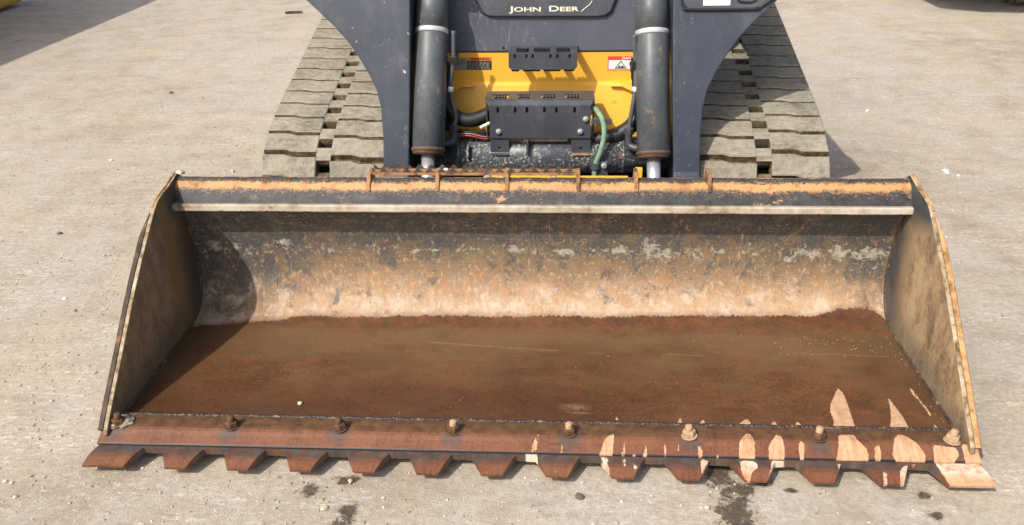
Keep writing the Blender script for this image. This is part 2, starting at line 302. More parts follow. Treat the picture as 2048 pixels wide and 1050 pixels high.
# olive silt towards the heel and the corners of the floor
silt = g.mr(g.sub(g.mad(g.noise(g.map(P, (1, 1.9, 1), loc=(9, 2, 0)), 5, 9, .72), 1.5, -.25), g.mul(g.math('ABSOLUTE', g.sub(s, .36)), 1.2)), .27, .52, 0, .75); floor = g.mix(silt, floor, C(112, 88, 60))
cor = g.mr(g.math('ABSOLUTE', x), .86, 1.04); cor = g.mul(cor, g.mr(g.noise(P, 14, 6, .7), .35, .6)); floor = g.mix(g.mul(cor, .7), floor, C(84, 72, 48))
heel = g.mul(g.mr(s, .425, .455), g.mr(g.noise(P, 26, 6, .7), .34, .6)); floor = g.mix(g.mul(heel, .8), floor, g.ramp(g.noise(g.map(P, loc=(2, 8, 0)), 30, 6, .7), [(.38, C(70, 58, 50)), (.5, C(98, 62, 42)), (.62, C(126, 78, 51))]))
big_ = g.noise(g.map(P, (1, 1.4, 1), loc=(2, 3, 0)), 2.1, 4, .6); floor = g.mix(g.mr(big_, .40, .56, .38, 0), floor, C(70, 45, 31)); floor = g.mix(g.mul(g.mr(s, .16, .03), g.mr(x, .5, -.6, .1, .6)), floor, C(74, 46, 32))
# drag lines of dry silt
for (x0, s0, x1, s1, w_) in ((-.32, .366, .085, .325, .0028), (.15, .322, .215, .311, .0022), (.36, .322, .50, .309, .0022), (.07, .055, .165, .05, .012), (.09, .03, .17, .03, .004), (.188, .29, .19, .25, .003), (.72, .335, 1.0, .325, .002)):
    L = math.hypot(x1-x0, s1-s0); ux, us = (x1-x0)/L, (s1-s0)/L; dx = g.sub(x, x0); ds = g.sub(s, s0)
    t = g.add(g.mul(dx, ux), g.mul(ds, us)); d = g.math('ABSOLUTE', g.add(g.sub(g.mul(ds, ux), g.mul(dx, us)), g.mul(g.sub(g.noise(P, 12, 3), .5), .014)))
    mk = g.mul(g.mr(d, w_*.5, w_*1.7, 1, 0), g.mul(g.mr(t, 0, .03), g.mr(t, L-.03, L, 1, 0))); mk = g.mul(mk, g.mr(g.noise(P, 70, 4), .32, .55)); floor = g.mix(g.mul(mk, .6), floor, C(150, 122, 88))
# dry bare wall: polished pale band low down, then rust, old paint and clay
n1 = g.noise(P, 4.5, 5, .6); n2 = g.noise(g.map(P, (1.2, 1, 1)), 15, 10, .74, .35); n3 = g.noise(P, 75, 6, .75); vs_ = g.noise(g.map(P, (26, 2.2, 1)), 1.4, 7, .65)
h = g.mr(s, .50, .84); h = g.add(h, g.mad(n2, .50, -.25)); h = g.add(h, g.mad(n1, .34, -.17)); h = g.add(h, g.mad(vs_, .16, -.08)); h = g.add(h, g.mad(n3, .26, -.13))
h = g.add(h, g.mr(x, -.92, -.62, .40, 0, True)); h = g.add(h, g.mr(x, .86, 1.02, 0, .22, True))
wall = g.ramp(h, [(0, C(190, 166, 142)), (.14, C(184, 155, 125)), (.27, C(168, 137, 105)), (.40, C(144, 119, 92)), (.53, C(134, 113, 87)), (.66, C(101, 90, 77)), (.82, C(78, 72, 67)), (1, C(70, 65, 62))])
q = g.noise(g.map(P, (1.5, 1, 1), loc=(5, 5, 0)), 9, 9, .72); wall = g.mix(g.mul(g.mr(q, .52, .64, 0, .65), g.mr(s, .76, .62, .35, .8)), wall, C(184, 132, 86))
q = g.noise(g.map(P, loc=(1, 7, 0)), 16, 8, .72); wall = g.mix(g.mul(g.mr(q, .50, .58, 0, .55), g.mr(s, .64, .57)), wall, C(206, 190, 176))
q = g.noise(g.map(P, (1.6, 1, 1), loc=(4, 2, 0)), 42, 8, .75); wall = g.mix(g.mr(q, .52, .60, 0, .45), wall, C(164, 138, 112)); wall = g.mix(g.mr(q, .40, .46, .5, 0), wall, C(222, 190, 150))
q = g.noise(g.map(P, (1.2, 1, 1), loc=(9, 9, 0)), 30, 8, .75); wall = g.mix(g.mul(g.mr(q, .57, .62, 0, .45), g.mr(s, .7, .6)), wall, C(190, 138, 96))
# blue-grey remains of paint, thick at the ends and higher up
dens = g.add(g.mr(s, .52, .74, -.075, .045), g.add(g.mr(x, -.9, -.45, .07, 0), g.mad(g.noise(P, 1.7, 2), .22, -.11))); dens = g.add(dens, g.mr(x, .35, .95, 0, .03)); dens = g.add(dens, g.mr(s, .73, .78, 0, .05))
q = g.add(g.noise(g.map(P, (1.3, 1, 1), loc=(6, 1, 0)), 13, 10, .76, .3), dens); wall = g.mix(g.mr(q, .515, .60, 0, .72), wall, g.ramp(n3, [(.3, C(58, 58, 60)), (.6, C(84, 88, 88)), (.75, C(120, 118, 110))]))
q = g.noise(g.map(P, (24, 6, 1), loc=(2, 4, 0)), 2.2, 6, .7); wall = g.mix(g.mul(g.mr(q, .60, .66, 0, .5), g.mr(s, .64, .56)), wall, C(158, 150, 146))
# olive smears in the upper third
q = g.noise(g.map(P, (1, 1, 1), loc=(3, 9, 0)), 12, 9, .74); wall = g.mix(g.mul(g.mr(q, .52, .58, 0, .7), g.mr(s, .64, .72)), wall, C(124, 108, 84))
# clay stuck along the tide of the last load
cl = g.add(g.noise(g.map(P, loc=(8, 3, 0)), 22, 9, .76, .3), g.add(g.mr(g.math('ABSOLUTE', g.sub(s, .715)), 0, .06, .04, -.14), g.mad(g.noise(g.map(P, loc=(2, 2, 0)), 2.4, 3), .3, -.15)))
wall = g.mix(g.mr(cl, .545, .575, 0, .85), wall, g.ramp(n3, [(.35, C(146, 140, 122)), (.6, C(200, 196, 178))]))
for sc_, rt, of_, col_ in (((16, 5, 1), 25, 0, C(190, 148, 100)), ((5, 15, 1), -32, 4, C(206, 172, 128)), ((12, 8, 1), 60, 8, C(62, 56, 52)), ((34, 2.4, 1), 6, 3, C(210, 186, 156)), ((40, 3, 1), -8, 11, C(96, 82, 68)), ((3, 40, 1), 4, 17, C(212, 190, 160))):
    q = g.noise(g.map(P, sc_, (0, 0, R(rt)), (of_, of_, 0)), 2., 3, .5, .9); q = g.mr(g.math('ABSOLUTE', g.sub(q, .5)), 0, .008, 1, 0); wall = g.mix(g.mul(q, g.mr(g.noise(g.map(P, loc=(of_, 0, 0)), 7, 3), .5, .62, 0, .7)), wall, col_)
# clay smear left by the old tide in the left corner
tide = g.mul(g.mr(x, -.86, -.95), g.mr(g.math('ABSOLUTE', g.sub(s, .475)), .035, .01)); tide = g.mul(tide, g.mr(n3, .35, .6)); wall = g.mix(g.mul(tide, .55), wall, C(150, 142, 120))
wl = g.add(g.attr('wetline'), g.add(g.mad(g.noise(g.map(P, (2.2, 1, 1)), 55, 6, .75), .04, -.02), g.mad(g.noise(P, 14, 3), .022, -.011)))
wetm = g.mr(wl, -.0012, .0012, 1, 0)
damp = g.mul(g.mr(g.add(g.attr('wetline'), g.mad(g.noise(P, 18, 6, .7), .05, -.025)), .0, .022, .55, 0), 1.); wall = g.mix(damp, wall, C(120, 84, 58))
dry = g.mr(g.add(g.attr('dry'), g.mad(g.noise(P, 120, 3), .005, -.0025)), -.0004, .0006)
dryc = g.ramp(g.mad(g.noise(P, 40, 7, .75), .6, g.mul(g.noise(g.map(P, (60, 4, 1)), 2, 5, .7), .4)), [(.36, C(166, 118, 84)), (.47, C(198, 156, 120)), (.6, C(212, 176, 142))])
wetm = g.mul(wetm, g.sub(1., dry))
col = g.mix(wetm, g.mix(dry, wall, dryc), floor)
g.bump(g.add(g.mul(g.noise(p3, 90, 6, .7), g.mad(wetm, -.93, 1.)), g.mul(g.noise(p3, 9, 3), 1.2)), .30, .004)
g.out(col, g.add(g.mad(wetm, g.mad(a, .4, -.80), .85), g.mul(g.mul(wetm, f), .06)), 0, .6); MAT['shell'] = g.m

nx = 380; ns = len(pc); X = np.linspace(-1.045, 1.045, nx)
dent = np.zeros((ns, nx))
verts = []; CX = np.tile(X, ns); CS = np.repeat(S, nx)
for j, (y, z) in enumerate(pc):
    for x_ in X:
        q = .0022*mnoise.noise((x_*2.6, S[j]*4, .3)); k_ = min(max((S[j]-.42)/.1, 0), 1)
        verts.append((x_, y-q*k_, z+q*(1-k_)))
faces = [(j*nx+i, j*nx+i+1, (j+1)*nx+i+1, (j+1)*nx+i) for j in range(ns-1) for i in range(nx-1)]
me = bpy.data.meshes.new('shell'); me.from_pydata(verts, [], faces); me.update()
set_attr(me, 'cx', CX); set_attr(me, 'cs', CS-.029); set_attr(me, 'wetline', CS-.029-np.interp(CX, *zip(*WET)))
FY = np.array([v[1] for v in verts]); set_attr(me, 'dry', np.where(CS < .35, patches(CX, FY, FLOOR), -1.))
sh = link('shell', me, 'shell', bucket, True); m_ = sh.modifiers.new('solid', 'SOLIDIFY'); m_.thickness = .010; m_.offset = -1

# scuffed black-painted steel with worn orange rust (top beam and hardware)
g = G('worn_beam_paint'); p = g.obj(); t = g.attr('bt'); px = g.sep(p)[0]
n2 = g.noise(g.map(p, (1, 1, 1)), 30, 8, .7); n1 = g.noise(p, 5, 4); n3 = g.noise(p, 130, 5, .7)
blk = g.ramp(n2, [(.35, C(34, 35, 38)), (.6, C(64, 64, 66)), (.75, C(112, 104, 92))])
org = g.ramp(g.mad(n2, .6, g.mul(n1, .4)), [(.36, C(140, 92, 56)), (.46, C(190, 140, 88)), (.54, C(206, 158, 102)), (.62, C(178, 118, 76)), (.72, C(212, 172, 118))])
tt = g.add(t, g.add(g.mad(n2, .30, -.15), g.mad(n3, .24, -.12))); tt = g.add(tt, g.mad(g.noise(g.map(p, (2.2, 1, 1)), 3., 3, .6), .22, -.11))
band = g.mul(g.mr(tt, .24, .29), g.mr(tt, .43, .50, 1, 0)); spr = g.mr(g.sub(g.noise(g.map(p, (.7, 1, 1)), 190, 5, .75), g.mul(g.math('ABSOLUTE', g.sub(t, .36)), .55)), .42, .54); band = g.math('MAXIMUM', band, g.mul(spr, .6)); edge = g.mr(tt, .045, .02)
speck = g.mul(g.mr(g.noise(g.map(p, (.6, 1, 1)), 26, 8, .75), .57, .61), g.mr(g.noise(p, 3, 2), .42, .55)); speck = g.mul(speck, .8)
c = g.mix(g.math('MAXIMUM', g.math('MAXIMUM', band, edge), speck), blk, org)
pale = g.mr(t, .815, .835); c = g.mix(pale, c, g.ramp(g.mad(n2, .5, g.mul(n1, .5)), [(.36, C(112, 90, 68)), (.46, C(176, 160, 138)), (.60, C(205, 196, 178)), (.72, C(178, 138, 96))]))
low = g.mr(tt, 1.0, 1.06); c = g.mix(low, c, C(40, 36, 32))
g.bump(g.noise(p, 120, 6, .7), .3, .002); g.out(c, .62); MAT['beam'] = g.m
BP = [(.745, .455, -.06), (.70, .482, -.03), (.674, .4985, .0), (.667, .5005, .03), (.659, .4995, .12), (.650, .494, .24), (.640, .486, .36), (.632, .474, .48), (.624, .461, .60), (.616, .449, .72), (.611, .441, .82), (.598, .441, .85), (.5955, .438, .87), (.594, .424, .98), (.596, .421, 1.0), (.612, .419, 1.12), (.634, .422, 1.2), (.70, .46, 1.3)]
nx = 200; X = np.linspace(-1.0425, 1.0425, nx); nb = len(BP)
def beam_wob(x_): return .0016*mnoise.noise((x_*3., 1, 1))+.0008*mnoise.noise((x_*14., 3, 1))
verts = [(x_, y+beam_wob(x_), z+beam_wob(x_+9)) for y, z, t in BP for x_ in X]
faces = [(j*nx+i, j*nx+i+1, (j+1)*nx+i+1, (j+1)*nx+i) for j in range(nb-1) for i in range(nx-1)]
faces += [((nb-1)*nx+i, (nb-1)*nx+i+1, i+1, i) for i in range(nx-1)]
me = bpy.data.meshes.new('top_beam'); me.from_pydata(verts, [], faces); me.update(); set_attr(me, 'bt', np.repeat([b[2] for b in BP], nx))
link('top_beam', me, 'beam', bucket)

# side plates
g = G('side_plate_steel'); p = g.obj(); xs = g.sep(p); y, z = xs[1], xs[2]
P = g.comb(y, z, g.mul(xs[0], 3.))
n1 = g.noise(P, 5, 5, .6); n2 = g.noise(g.map(P, (2.4, 1, 1), (0, 0, R(-25))), 10, 8, .7); n3 = g.noise(P, 70, 6, .7)
tan = g.ramp(g.mad(n2, .7, g.mul(n1, .3)), [(.34, C(98, 82, 62)), (.46, C(146, 122, 92)), (.56, C(186, 156, 116)), (.68, C(180, 170, 148))])
tan = g.mix(g.mr(n3, .45, .72, 0, .35), tan, C(205, 180, 140)); tan = g.mix(g.mr(n3, .3, .45, .4, 0), tan, C(86, 76, 66))
dk = g.ramp(n2, [(.35, C(46, 47, 50)), (.62, C(84, 84, 84)), (.75, C(128, 124, 116))])
# dark paint survives near the heel curve and the top corner
dd = g.add(g.math('MAXIMUM', g.mr(g.add(y, g.mul(z, -.15)), .44, .64), g.mr(g.add(z, g.mul(y, .35)), .54, .66)), g.add(g.mad(n2, 1.1, -.55), g.mad(n3, .5, -.25))); c = g.mix(g.mr(dd, .30, .80), tan, dk)
lowd = g.add(g.mr(g.sub(z, g.mul(y, .12)), .17, .05), g.mad(n2, 1.3, -.65)); c = g.mix(g.mr(lowd, .45, .95, 0, .55), c, C(100, 96, 88))
olive = g.mul(g.mr(g.math('ABSOLUTE', g.sub(g.add(y, g.mad(n1, .1, -.05)), .53)), .05, .02), g.mr(xs[0], .2, -.2)); c = g.mix(g.mul(olive, .7), c, C(150, 126, 72))
c = g.mix(g.mr(xs[0], .2, -.2, 0, .45), c, C(96, 76, 52))
g.bump(g.noise(p, 90, 6, .7), .35, .002); g.out(c, .7); MAT['side'] = g.m
g = G('worn_edge_rust'); p = g.obj(); n2 = g.noise(p, 26, 8, .7); n3 = g.noise(p, 110, 5, .7)
c = g.ramp(g.mad(n2, .7, g.mul(n3, .3)), [(.36, C(128, 92, 60)), (.47, C(184, 140, 92)), (.57, C(208, 168, 116)), (.68, C(170, 124, 82))]); g.bump(n3, .3, .001); g.out(c, .7); MAT['edge_rust'] = g.m
g = G('pale_edge'); p = g.obj(); n2 = g.noise(p, 30, 8, .7); c = g.ramp(n2, [(.38, C(96, 78, 56)), (.48, C(158, 138, 108)), (.62, C(196, 180, 152))]); g.out(c, .75); MAT['pale_edge'] = g.m
g = G('strip_brown'); p = g.obj(); n2 = g.noise(g.map(p, (1, 1, 1)), 22, 8, .7); c = g.ramp(n2, [(.36, C(44, 38, 34)), (.55, C(84, 66, 52)), (.68, C(140, 104, 70))]); g.bump(g.noise(p, 90, 5), .3, .002); g.out(c, .75); MAT['strip_brown'] = g.m
front = [(.668, .511), (.60, .497), (.545, .490), (.50, .474), (.40, .404), (.29, .318), (.16, .205), (.06, .118), (.016, .078)]
back = [(0.008, .066), (.06, .052), (.30, .0535), (.45, .052), (.55, .054), (.605, .063), (.643, .083), (.669, .113), (.686, .152), (.694, .2), (.692, .26), (.695, .34), (.70, .44), (.692, .495)]
fs = [(q.y, q.z) for q in cat([(0, a, b) for a, b in front], 5)]
def side(sx):
    loop = fs+back; bm = bmesh.new(); xi, xo = sx*1.043, sx*1.054
    prism(bm, [(xi, y, z) for y, z in loop], (xo-xi, 0, 0))
    nf = len(fs)
    for f in bm.faces:
        if len(f.verts) == 4:
            yy = f.calc_center_median()
            if any(abs(yy.y-(a[0]+b[0])/2) < 1e-5 and abs(yy.z-(a[1]+b[1])/2) < 1e-5 for a, b in zip(fs, fs[1:])): f.material_index = 1
    pl = bmo('side_plate', bm, ['side', 'pale_edge'], bucket, bevel=.002)
    # reinforcing strip welded on the outside, its outer corner worn to orange
    a = fs[16:]; bm = bmesh.new(); n = len(a)
    def off(i, d):
        p0, p1 = a[max(i-1, 0)], a[min(i+1, n-1)]; l = math.hypot(p1[0]-p0[0], p1[1]-p0[1]); return (-(p1[1]-p0[1])/l*d, (p1[0]-p0[0])/l*d)
    cols = []
    for i, (y, z) in enumerate(a):
        tp = min(1, i/3.) ; o1 = off(i, .002*tp); o2 = off(i, -.085)
        wob = .0012*mnoise.noise((y*30, sx*3, 0)); x1, x2, x3 = sx*1.0545, sx*(1.0545+.010*tp+.002), sx*(1.0545+.014*tp+.003+wob)
        cols.append([bm.verts.new(q) for q in ((x1, y-o1[0], z-o1[1]), (x2, y-o1[0]*1., z-o1[1]), (x3, y+.004, z-.004), (x3, y-o2[0], z-o2[1]), (x1, y-o2[0], z-o2[1]))])
    for i in range(n-1):
        for k in range(5):
            f = bm.faces.new((cols[i][k], cols[i+1][k], cols[i+1][(k+1) % 5], cols[i][(k+1) % 5])); f.material_index = (0, 1, 1, 0, 0)[k]
    bm.faces.new(cols[0]); bm.faces.new(cols[-1][::-1]); bmo('edge_strip', bm, ['strip_brown' if sx < 0 else 'edge_rust', 'edge_rust'], bucket)
    # worn top corner edge
    bm = bmesh.new(); tube(bm, [(sx*1.0525, .668, .5115), (sx*1.0525, .60, .4975), (sx*1.0525, .545, .4905), (sx*1.0535, .50, .4745)], .0036, 8, 4); bmo('corner_bead', bm, 'edge_rust', bucket, True)
    # fillet weld between shell and plate
    bm = bmesh.new(); tube(bm, [(sx*1.043, y, z) for y, z in pc[::6]], .006, 8, 2); bmo('corner_weld', bm, 'weld_dark', bucket, True)
g = G('weld_dark'); p = g.obj(); n2 = g.noise(p, 40, 7, .7); c = g.ramp(n2, [(.36, C(46, 40, 34)), (.56, C(84, 68, 50)), (.7, C(150, 132, 104))]); g.bump(g.noise(p, 150, 4), .6, .003); g.out(c, .6); MAT['weld_dark'] = g.m
g = G('weld_wet'); p = g.obj(); n2 = g.noise(p, 60, 7, .7); c = g.ramp(n2, [(.36, C(36, 30, 27)), (.56, C(72, 56, 44)), (.68, C(140, 126, 106))]); g.bump(g.noise(g.map(p, (1, .6, 1)), 190, 3), 1., .006); g.out(c, .25, 0., .7); MAT['weld_wet'] = g.m
side(-1); side(1)

# base edge (bolted blade) and toothed edge
def edge_mat(name, tooth):
    g = G(name); p = g.obj(); P = g.sep(p); P2 = g.comb(P[0], P[1])
    a = g.noise(P2, 6, 5, .6); b = g.noise(g.map(P2, (1, 1, 1)), 34, 7, .7); f = g.noise(P2, 150, 4, .7); vs = g.noise(g.map(P2, (60, 6, 1)), 2, 5, .6)
    c = g.ramp(g.mad(a, .4, g.mad(b, .35, g.mul(vs, .25))), [(.38, C(84, 52, 35)), (.48, C(114, 69, 45)), (.56, C(128, 80, 52)), (.66, C(106, 77, 53))])
    c = g.mix(g.mr(f, .42, .7, 0, .35), c, C(160, 106, 70)); c = g.mix(g.mr(f, .3, .45, .45, 0), c, C(66, 42, 32))
    if tooth:
        t = g.add(P[1], g.mad(b, .05, -.025)); bl = g.mul(g.mr(t, -.042, -.022), g.mr(g.noise(P2, 40, 8, .75), .40, .50)); c = g.mix(g.mul(bl, .9), c, g.ramp(b, [(.4, C(48, 56, 66)), (.6, C(92, 98, 100)), (.7, C(140, 128, 104))]))
        c = g.mix(g.mul(g.mr(t, -.05, -.03), .45), c, C(96, 72, 54))
    else:
        olive = g.mul(g.mr(P[1], .030, .05), .75); c = g.mix(olive, c, g.ramp(b, [(.4, C(74, 56, 40)), (.62, C(112, 86, 56))]))
        fr = g.mr(P[1], -.0005, -.003); c = g.mix(fr, c, C(44, 44, 48))
        blu = None
        for bx in BOLTX:
            dx = g.sub(P[0], bx); dy = g.sub(P[1], .03); d = g.math('SQRT', g.add(g.mul(dx, dx), g.mul(dy, dy))); m = g.mr(g.add(d, g.mad(b, .04, -.02)), .016, .034, 1, 0); blu = m if blu is None else g.math('MAXIMUM', blu, m)
        c = g.mix(g.mul(blu, .6), c, C(72, 74, 74))
    dry = g.mr(g.add(g.attr('dry'), g.mad(g.noise(P2, 120, 3), .006, -.003)), -.0004, .0006)
    dc = g.ramp(g.mad(g.noise(P2, 40, 7, .75), .6, g.mul(vs, .4)), [(.36, C(168, 116, 82)), (.47, C(200, 154, 116)), (.6, C(216, 176, 140))])
    if tooth: dc = g.mix(g.mul(g.mr(P[1], -.055, -.03), g.mr(b, .4, .55)), dc, C(222, 212, 190))
    c = g.mix(dry, c, dc)
    g.bump(g.add(b, g.mul(f, .5)), .35, .002); g.out(c, g.mad(dry, .3, .55), 0, .45); MAT[name] = g.m
BOLTX = [-1.028, -.738, -.462, -.182, .105, .395, .70, 1.012]
edge_mat('base_edge_steel', False); edge_mat('tooth_edge_steel', True)
nx = 330; X = np.linspace(-1.066, 1.066, nx)
BE = [(.0885, .048), (.088, .0725), (.075, .0735), (.06, .0735), (.048, .0735), (.038, .0728), (.030, .0695), (.020, .0635), (.008, .0575), (-.001, .0532), (-.004, .0505), (-.004, .0465)]
nb = len(BE)
verts = [(x_, y+(.0014*mnoise.noise((x_*9, 2, 0)) if j > 8 else 0), z+.0012*mnoise.noise((x_*1.7, y*9, 4))) for j, (y, z) in enumerate(BE) for x_ in X]
faces = [(j*nx+i, j*nx+i+1, (j+1)*nx+i+1, (j+1)*nx+i) for j in range(nb-1) for i in range(nx-1)]+[((nb-1)*nx+i, (nb-1)*nx+i+1, i+1, i) for i in range(nx-1)]
faces += [tuple(j*nx for j in range(nb)), tuple(j*nx+nx-1 for j in reversed(range(nb)))]
me = bpy.data.meshes.new('base_edge'); me.from_pydata(verts, [], faces); me.update(); V = np.array(verts); set_attr(me, 'dry', patches(V[:, 0], V[:, 1], BASE)); link('base_edge', me, 'base_edge_steel', bucket)
# toothed edge: 14 trapezoid teeth, each worn a little differently
pitch = .1536; cent = [(-6.5+i)*pitch for i in range(14)]; xs_ = set(np.round(np.linspace(-1.062, 1.062, 400), 4))
WEAR = [.004*mnoise.noise((i*1.7, 3., 5.)) for i in range(14)]
def yfront(x_):
    wr = WEAR[min(range(14), key=lambda i: abs(x_-cent[i]))]
    d = min(abs(x_-c_) for c_ in cent)
    if abs(x_) > cent[-1]: d = 0 if abs(x_) < 1.075 else 0
    return (-.068+wr if d <= .0255 else (-.0105 if d >= .0525 else -.068+wr+(d-.0255)/.027*(.0575-wr)))
for c_ in cent:
    for e in (-.0525, -.0255, .0255, .0525): xs_.add(round(c_+e, 4))
TEETH = [[(a, b+.008) for a, b in P] for P in TEETH]
XS = sorted(q for q in xs_ if abs(q) <= 1.0625); nx = len(XS); rows = 9; verts = []
for j in range(rows):
    for x_ in XS:
        yf = yfront(x_)+.0022*mnoise.noise((x_*28, 1, 7))+.001*mnoise.noise((x_*110, 4, 7)); y = .09+(yf-.09)*(j/(rows-1))**.55; z = .0455-(max(0, -.038-y)/.03)*.011
        xx = x_*(1+ (max(0, -y)/.068)*.0135*min(1, max(0, (abs(x_)-1.0)/.06)))
        verts.append((xx, y, z+.0008*mnoise.noise((x_*5, y*20, 2))))
for j in range(rows):
    for i in range(nx): x0, y0, z0 = verts[j*nx+i]; verts.append((x0, y0+(.0015 if j == rows-1 else 0), .0240 if j < rows-1 else .0275))
N0 = rows*nx; faces = []
for j in range(rows-1):
    for i in range(nx-1): q = j*nx+i; faces += [(q, q+1, q+nx+1, q+nx), (N0+q+nx, N0+q+nx+1, N0+q+1, N0+q)]
for i in range(nx-1): q = (rows-1)*nx+i; faces += [(q, q+1, N0+q+1, N0+q), (N0+i, N0+i+1, i+1, i)]
for j in range(rows-1): q = j*nx; faces += [(q, q+nx, N0+q+nx, N0+q), (q+nx-1, N0+q+nx-1, N0+q+2*nx-1, q+2*nx-1)]
me = bpy.data.meshes.new('toothed_edge'); me.from_pydata(verts, [], faces); me.update(); V = np.array(verts); set_attr(me, 'dry', patches(V[:, 0], V[:, 1], TEETH)); link('toothed_edge', me, 'tooth_edge_steel', bucket)
# skid block under the heel so that the bucket rests on the yard
boxo('skid_runner', (-.8, -.74, .15, .60, .001, .055), 'black_paint', bucket); boxo('skid_runner', (.74, .8, .15, .60, .001, .055), 'black_paint', bucket)
# weld bead along the floor
bm = bmesh.new(); pts = []
for i in range(420):
    x_ = -1.035+2.07*i/419; pts.append((x_,   .0915+.0022*mnoise.noise((x_*25, 0, 0)), .0715+.0012*mnoise.noise((x_*90, 5, 0))))
tube(bm, pts, .0052, 6, 0); bmo('weld_bead', bm, 'weld_wet', bucket, True)
# bolts
rb = random.Random(5)
for i, bx in enumerate(BOLTX):
    dm = 'dry_bolt' if i in (5, 7) else 'rust_bolt'
    bm = bmesh.new(); lathe(bm, (0, 0, 0), (0, 0, 1), [(0, .0185), (.0015, .0195), (.003, .0185)], 20); lathe(bm, (0, 0, .003), (0, 0, 1), [(0, .0150), (.002, .0162), (.013, .0162), (.0155, .0145)], 6)
    nut = bmo('nut', bm, dm, bucket); nut.location = (bx, .045-.35, .0735); nut.matrix_parent_inverse = Matrix()
    nut.rotation_euler = (R(rb.uniform(-4, 4)), R(rb.uniform(-8, 8)), rb.random())
    bm = bmesh.new(); lathe(bm, (0, 0, .012), (0, 0, 1), [(0, .0085)]+[(.001+.0018*k, .0092 if k % 2 else .0082) for k in range(9)]+[(.019, .0085), (.021, .006)], 14)
    st = bmo('stud', bm, 'dry_bolt' if i in (3, 4, 5, 6, 7) else 'rust_bolt', nut, True); st.parent = nut; st.matrix_parent_inverse = Matrix()
# clay packed around the first nut
bm = bmesh.new(); bmesh.ops.create_icosphere(bm, subdivisions=4, radius=1)
for v in bm.verts:
    q = v.co; k_ = 1+.25*mnoise.noise(q*2.2+Vector((3, 1, 0)))+.12*mnoise.noise(q*7); v.co = Vector((q.x*.034*k_-1.028, q.y*.027*k_+.055, max(q.z*.012*k_, -.001)+.0735))
bmo('clay_cake', bm, 'clay', bucket, True)

# silt grains washed into the heel and corners of the floor
bm = bmesh.new(); rg = random.Random(11)
for k in range(420):
    if k < 260: x_ = .35+.68*rg.random()**.6; y = rg.gauss(.50, .035)
    elif k < 330: x_ = 1.03-abs(rg.gauss(0, .02)); y = rg.uniform(.12, .5)
    else: x_ = rg.uniform(-1.0, 1.0); y = rg.uniform(.12, .55)
    if abs(x_) > 1.035 or y > .55: continue
    stone_mesh(bm, x_, y, .0625+.004*max(0, (.3-y)/.22), .0009+.0016*rg.random()**3, rg)
simple('silt_grain', C(158, 134, 100), .9, var=.3, scale=60); tag(bmo('floor_grains', bm, 'silt_grain', bucket), kind='stuff')
# step rail and gussets on top of the bucket
g = G('rusty_rail'); p = g.obj(); n2 = g.noise(p, 34, 8, .7); n1 = g.noise(p, 9, 4)
c = g.ramp(g.mad(n2, .6, g.mul(n1, .4)), [(.36, C(52, 46, 44)), (.46, C(108, 80, 58)), (.54, C(178, 130, 82)), (.66, C(150, 128, 106))]); g.bump(g.noise(p, 120, 5), .4, .002); g.out(c, .75); MAT['rail'] = g.m
g = G('dark_serration'); p = g.obj(); n2 = g.noise(p, 50, 8, .7); c = g.ramp(n2, [(.38, C(44, 42, 44)), (.56, C(84, 74, 66)), (.70, C(150, 124, 96))]); g.out(c, .7); MAT['serration'] = g.m
GX = [-.474, -.276, -.077, .125, .288, .492]
for i, gx in enumerate(GX):
    bm = bmesh.new(); h_ = .516
    loop = [(.627, .474), (.634, .492), (.645, .503), (.652, h_-.002), (.658, h_+.004), (.700, h_+.002), (.720, .465)] if i > 3 else [(.627, .474), (.634, .490), (.648, .501), (.652, .514), (.705, .516), (.720, .465)]
    prism(bm, [(gx-.0055, y, z) for y, z in loop], (.011, 0, 0)); bmo('gusset', bm, 'rail', bucket, bevel=.0015)
def serrated(name, x0, x1, y0, z0, z1, amp, per, th, mat, parent, lean=0):
    n = max(8, int((x1-x0)/per*8)); bm = bmesh.new(); A = []
    for i in range(n+1):
        x_ = x0+(x1-x0)*i/n; t = z1+amp*math.cos(2*math.pi*(x_-x0)/per); A.append([bm.verts.new(q) for q in ((x_, y0, z0), (x_, y0+lean, t), (x_, y0+lean+th, t), (x_, y0+th, z0))])
    for a, b in zip(A, A[1:]):
        for k in range(4): bm.faces.new((a[k], b[k], b[(k+1) % 4], a[(k+1) % 4]))
    bm.faces.new(A[0]); bm.faces.new(A[-1][::-1]); return bmo(name, bm, mat, parent)
bm = bmesh.new(); box(bm, -.468, .119, .670, .673, .5055, .5135); box(bm, -.468, .119, .673, .708, .5115, .5135); bmo('step_rail', bm, 'rail', bucket)
serrated('serration', -.468, .119, .671, .5135, .519, .0062, .0335, .003, 'serration', bucket); serrated('serration', -.468, .119, .702, .5135, .519, .0062, .0335, .003, 'serration', bucket)
# back hooks of the bucket (hidden side)
boxo('mounting_plate', (-.62, .62, .715, .735, .10, .47), 'black_paint', bucket)

# ------------------------------------------------------------------ loader
ldr = empty('compact_track_loader', (0, 2.0, 0), 'charcoal and yellow compact track loader standing behind the rusty bucket', 'track loader')
